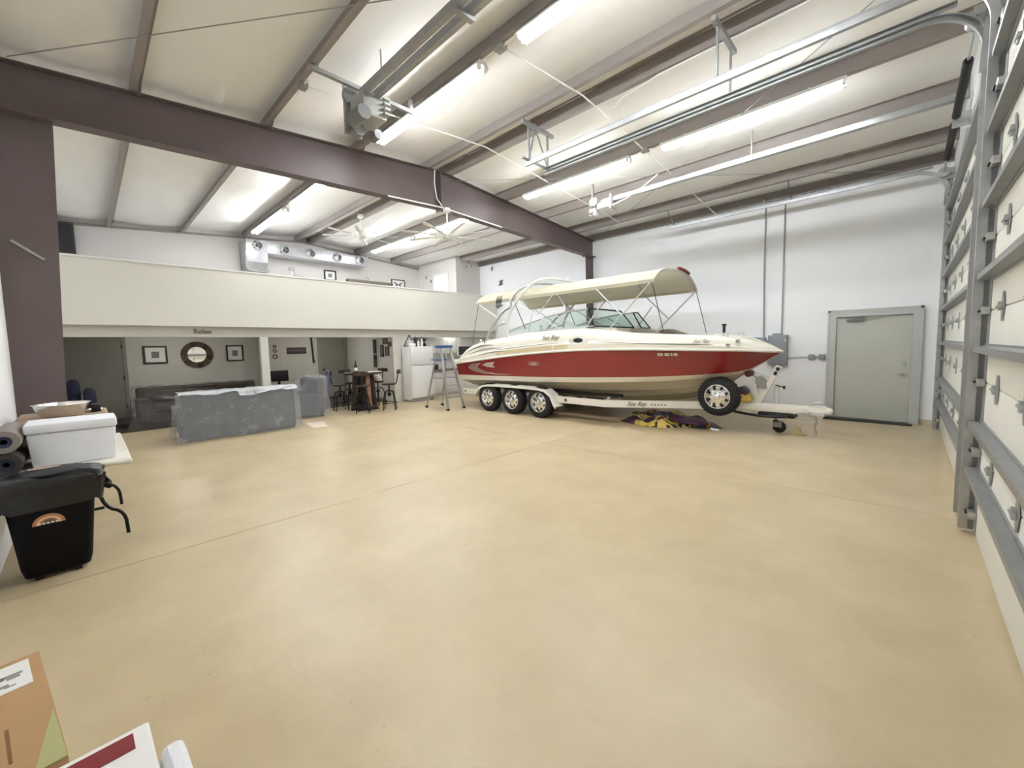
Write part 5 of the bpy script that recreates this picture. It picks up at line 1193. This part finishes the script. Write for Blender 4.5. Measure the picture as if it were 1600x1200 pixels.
for r, z in ((.75, 1.057), (.9, 1.10), (1.0, 1.17), (1.07, 1.175), (1.06, 1.18), (.98, 1.175), (.86, 1.10), (.72, 1.066)):
    rings.append([Vector((-6.05 + r * .22 * math.cos(a) + .004 * math.sin(9 * a), -.2 + r * .19 * math.sin(a) + .004 * math.cos(11 * a), z)) for a in (2 * PI * k / 48 for k in range(48))])
q.loft(rings).build('pan_shell', mat('foil', (226, 224, 220), .22, .9, .05, 30, .4, 25), pn)
pk = thing('small_black_box', (-6.2, .05, 1.055), 'small black box beside the foil pan on the brown box', 'box')
MB().box(-6.3, -6.12, .0, .07, 1.056, 1.13).build('body', M_BLACK, pk, bevel=.006)
MB().box(-6.29, -6.13, .01, .06, 1.13, 1.134).build('lid', M_BLACKM, pk)
tag(MB().box(-6.5, -6.32, -.02, .09, 1.056, 1.062).build('white_card', M_PAPER), 'white card lying on the far corner of the brown box', 'card')
for i, (z, m_, lb) in enumerate(((.830, mat('roll_dark', (66, 60, 58), .9, 0, .1, 20), 'dark rolled mat on the folding table under the grey roll'), (1.006, mat('roll_grey', (136, 128, 122), .9, 0, .1, 20), 'grey rolled mat lying on top of the dark roll by the left wall'))):
    t = thing('rolled_mat', (-5.2, -.475, z), lb, 'rolled mat', 'rolled mats')
    MB().lathe([(.045, -.32), (.085, -.32), (.086, -.3), (.086, .3), (.085, .32), (.045, .32)], (-5.2, -.478, z), (1, 0, 0), 24, ring=True).build('outer_roll', m_, t)
    MB().lathe([(.02, -.31), (.044, -.31), (.044, .31), (.02, .31)], (-5.2, -.478, z), (1, 0, 0), 18, ring=True).build('inner_roll', mat('roll_core', (52, 54, 76), .9), t)
for i, (x, y, h, m_, lb) in enumerate(((-13.2, -.24, 1.12, mat('navy_bag', (36, 42, 74), .7), 'taller dark blue upright bag in the dim corner under the mezzanine'), (-13.15, .0, .92, mat('navy_bag_b', (52, 54, 80), .7), 'shorter dark blue upright bag beside the taller one under the mezzanine'))):
    t = thing('upright_bag', (x, y, .012), lb, 'bag', 'dark blue upright bags')
    MB().lathe([(.001, .012), (.09, .012), (.10, .06), (.095, .3), (.10, h - .35), (.115, h - .32), (.11, h - .30), (.001, h - .30)], (x, y, 0), (0, 0, 1), 18).build('bag_body', m_, t)
    MB().lathe([(.105, h - .3), (.10, h - .08), (.06, h), (.001, h)], (x, y, 0), (0, 0, 1), 18).build('hood', m_, t)
    MB().tube(smooth([(x + .10, y, h - .4), (x + .16, y, .4), (x + .095, y, .2)]), .015, 6).build('shoulder_strap', M_BLACK, t)
cv = tag(MB().grid(lambda u, v: (XH + .011 + .004 * math.sin(9 * v), -.36 + .05 * u + .015 * math.sin(14 * v + 4 * u) - .05 * v * (1 - v), 1.95 - 1.0 * v), 5, 24).build('hanging_fabric', mat('gold_fabric', (150, 134, 88), .9, 0, .2, 10), solid=.004), 'narrow gold fabric strip hanging at the left end post', 'fabric')

# trash can
cn = thing('trash_can', (-4.72, -.24, 0), 'black wheeled trash can with bag over its rim in front of the foam cooler', 'trash can')
def rrect(cx, cy, hx, hy, r, z, n=6):
    out = []
    for k, (sx_, sy_) in enumerate(((1, 1), (-1, 1), (-1, -1), (1, -1))):
        for i in range(n + 1):
            a = PI / 2 * k + PI / 2 * i / n
            out.append(Vector((cx + sx_ * (hx - r) + r * math.cos(a), cy + sy_ * (hy - r) + r * math.sin(a), z)))
    return out
tcx, tcy = -4.66, -.255
MB().loft([rrect(tcx, tcy, .125, .17, .05, .035), rrect(tcx, tcy, .135, .185, .05, .10), rrect(tcx, tcy, .165, .235, .06, .66), rrect(tcx, tcy, .175, .25, .06, .665), rrect(tcx, tcy, .175, .25, .06, .70), rrect(tcx, tcy, .155, .225, .05, .70), rrect(tcx, tcy, .145, .21, .05, .5)]).build('bin_body', mat('bin_black', (9, 7, 8), .6, spec=.15), cn)
rnd = random.Random(4); ringsb = []
for lv, (z, e) in enumerate(((.54, .020), (.60, .03), (.68, .04), (.73, .045), (.755, .02), (.775, -.04), (.785, -.12))):
    rr_ = rrect(tcx, tcy, .17 + e * .6, .25 + e, .07, z)
    ringsb.append([p + Vector((.008 * math.sin(k * 1.9 + lv), .008 * math.cos(k * 2.3 + lv * 2), (.018 if lv == 0 else .008) * math.sin(k * 1.3 + lv * .7))) for k, p in enumerate(rr_)])
q = MB().loft(ringsb, True, False); n = len(q.v) - len(ringsb[-1]); q.f.append(tuple(range(n, len(q.v))))
q.build('trash_bag', mat('bag_black', (16, 15, 17), .34, 0, .1, 10, .4, 12), cn)
MB().lathe([(.001, .80), (.14, .795), (.16, .785), (.16, .775), (.001, .77)], (tcx, tcy, 0), (0, 0, 1), 24).build('lid', mat('lid_black', (40, 40, 44), .45), cn)
MB().prism([(-.36, .802), (-.2, .802), (-.2, .806), (-.36, .806)], 'x', tcx - .06, tcx + .0).build('lid_sticker', mat('sticker_tan', (190, 160, 140), .6), cn)
MB().tube([(tcx + .13, tcy + .25, .66), (tcx + .08, tcy + .31, .60), (tcx - .08, tcy + .31, .60), (tcx - .13, tcy + .27, .66)], .02, 8).build('side_handle', MATS['bin_black'], cn)
for s in (-1, 1): MB().cyl((tcx + .09, tcy + s * .10 - .02, .03), (tcx + .09, tcy + s * .10 + .02, .03), .03, n=14).build('caster', M_BLACK, cn)
for s in (-1, 1): MB().cyl((tcx - .08, tcy + s * .13 - .02, .03), (tcx - .08, tcy + s * .13 + .02, .03), .03, n=14).build('caster', M_BLACK, cn)
def sticker(rad0, rad1, m_, nm, off, a0=0, a1=PI):
    z0 = .42; n = 14
    def fp(r, a): 
        y = tcy - .02 + r * math.cos(a) * 1.1; z = z0 + r * math.sin(a)
        xf = tcx + lerp(.135, .165, (z - .10) / .56)
        return Vector((xf + off, y, z))
    outer = [fp(rad1, a0 + (a1 - a0) * i / n) for i in range(n + 1)]; inner = [fp(rad0, a1 - (a1 - a0) * i / n) for i in range(n + 1)]
    pts_ = outer + inner
    return MB().add(pts_ + [p - Vector((.002, 0, 0)) for p in pts_], [tuple(range(len(pts_)))] + [(i, (i + 1) % len(pts_), len(pts_) + (i + 1) % len(pts_), len(pts_) + i) for i in range(len(pts_))]).build(nm, m_, cn)
sticker(.001, .075, mat('sticker_brown', (178, 120, 84), .5), 'arched_sticker', .003)
sticker(.045, .058, mat('sticker_cream', (222, 190, 150), .5), 'sticker_band', .005)
sticker(.004, .035, mat('sticker_olive', (96, 78, 56), .5, 0, .4, 60), 'sticker_picture', .005)
for i in range(5): MB().box(tcx + .158, tcx + .1605, tcy - .075 + .022 * i, tcy - .061 + .022 * i, .424, .434).build('sticker_mark', M_PAPER, cn)

# boxes at the viewer's feet
def rot_thing(name, corner, rz, label, cat):       # local frame: origin at the far right corner of the top, x towards the viewer, y to the right
    t = thing(name, (corner[0], corner[1], 0), label, cat, rz=rz); return t
b1 = rot_thing('cardboard_box', (-2.19, -.19), .13, 'tall brown cardboard box with a shipping label, lower left corner', 'box')
MB().box(0, .65, -.30, 0, 0, .60).build('carton', M_CARD, b1, local=True, bevel=.004)
for y0, y1 in ((-.298, -.152), (-.148, -.002)): MB().box(0.002, .648, y0, y1, .60, .604).build('flap', M_CARD, b1, local=True)
lb_ = MB().box(.03, .20, -.26, -.028, .604, .606).build('shipping_label', M_PAPER, b1, local=True)
rnd = random.Random(2)
for k in range(9):
    a = .05 + rnd.random() * .12; y = -.2 + rnd.random() * .12; MB().box(a, a + .008 + .012 * rnd.random(), y, y + .02 + .05 * rnd.random(), .606, .6066).build('label_print', mat('print_ink', (150, 148, 146), .7), lb_, local=True)
MB().prism([(.40, -.004), (.648, -.06), (.648, -.002)], 'z', .6042, .6055).build('tape', mat('green_tape', (172, 170, 116), .4), b1, local=True)
MB().box(.40, .56, -.095, -.089, .6042, .6052).build('scuff', mat('scuff_brown', (126, 92, 52), .8), b1, local=True)
b2 = rot_thing('flat_carton', (-1.53, .05), .03, 'white carton with a red band, cut off by the bottom edge', 'box')
MB().box(0, .55, -.36, 0, 0, .60).build('carton', M_PAPER, b2, local=True, bevel=.006)
MB().box(.022, .085, -.345, -.035, .60, .6025).build('red_band', mat('red_print', (128, 34, 40), .5), b2, local=True)
b3 = thing('foam_block', (-1.2, .094, 0), 'rounded white foam block leaning beside the white carton', 'foam block', rz=.03)
MB().loft([rrect(.02, .0, .24, .028, .025, 0), rrect(.02, .0, .24, .028, .025, .56), rrect(.02, .0, .23, .022, .018, .585), rrect(.02, .0, .21, .012, .01, .60)]).build('foam_body', M_FOAM, b3, local=True)
MB().loft([rrect(.02, .0, .18, .01, .008, .60), rrect(.02, .0, .18, .01, .008, .603)]).build('foam_crown', M_FOAM, b3, local=True)
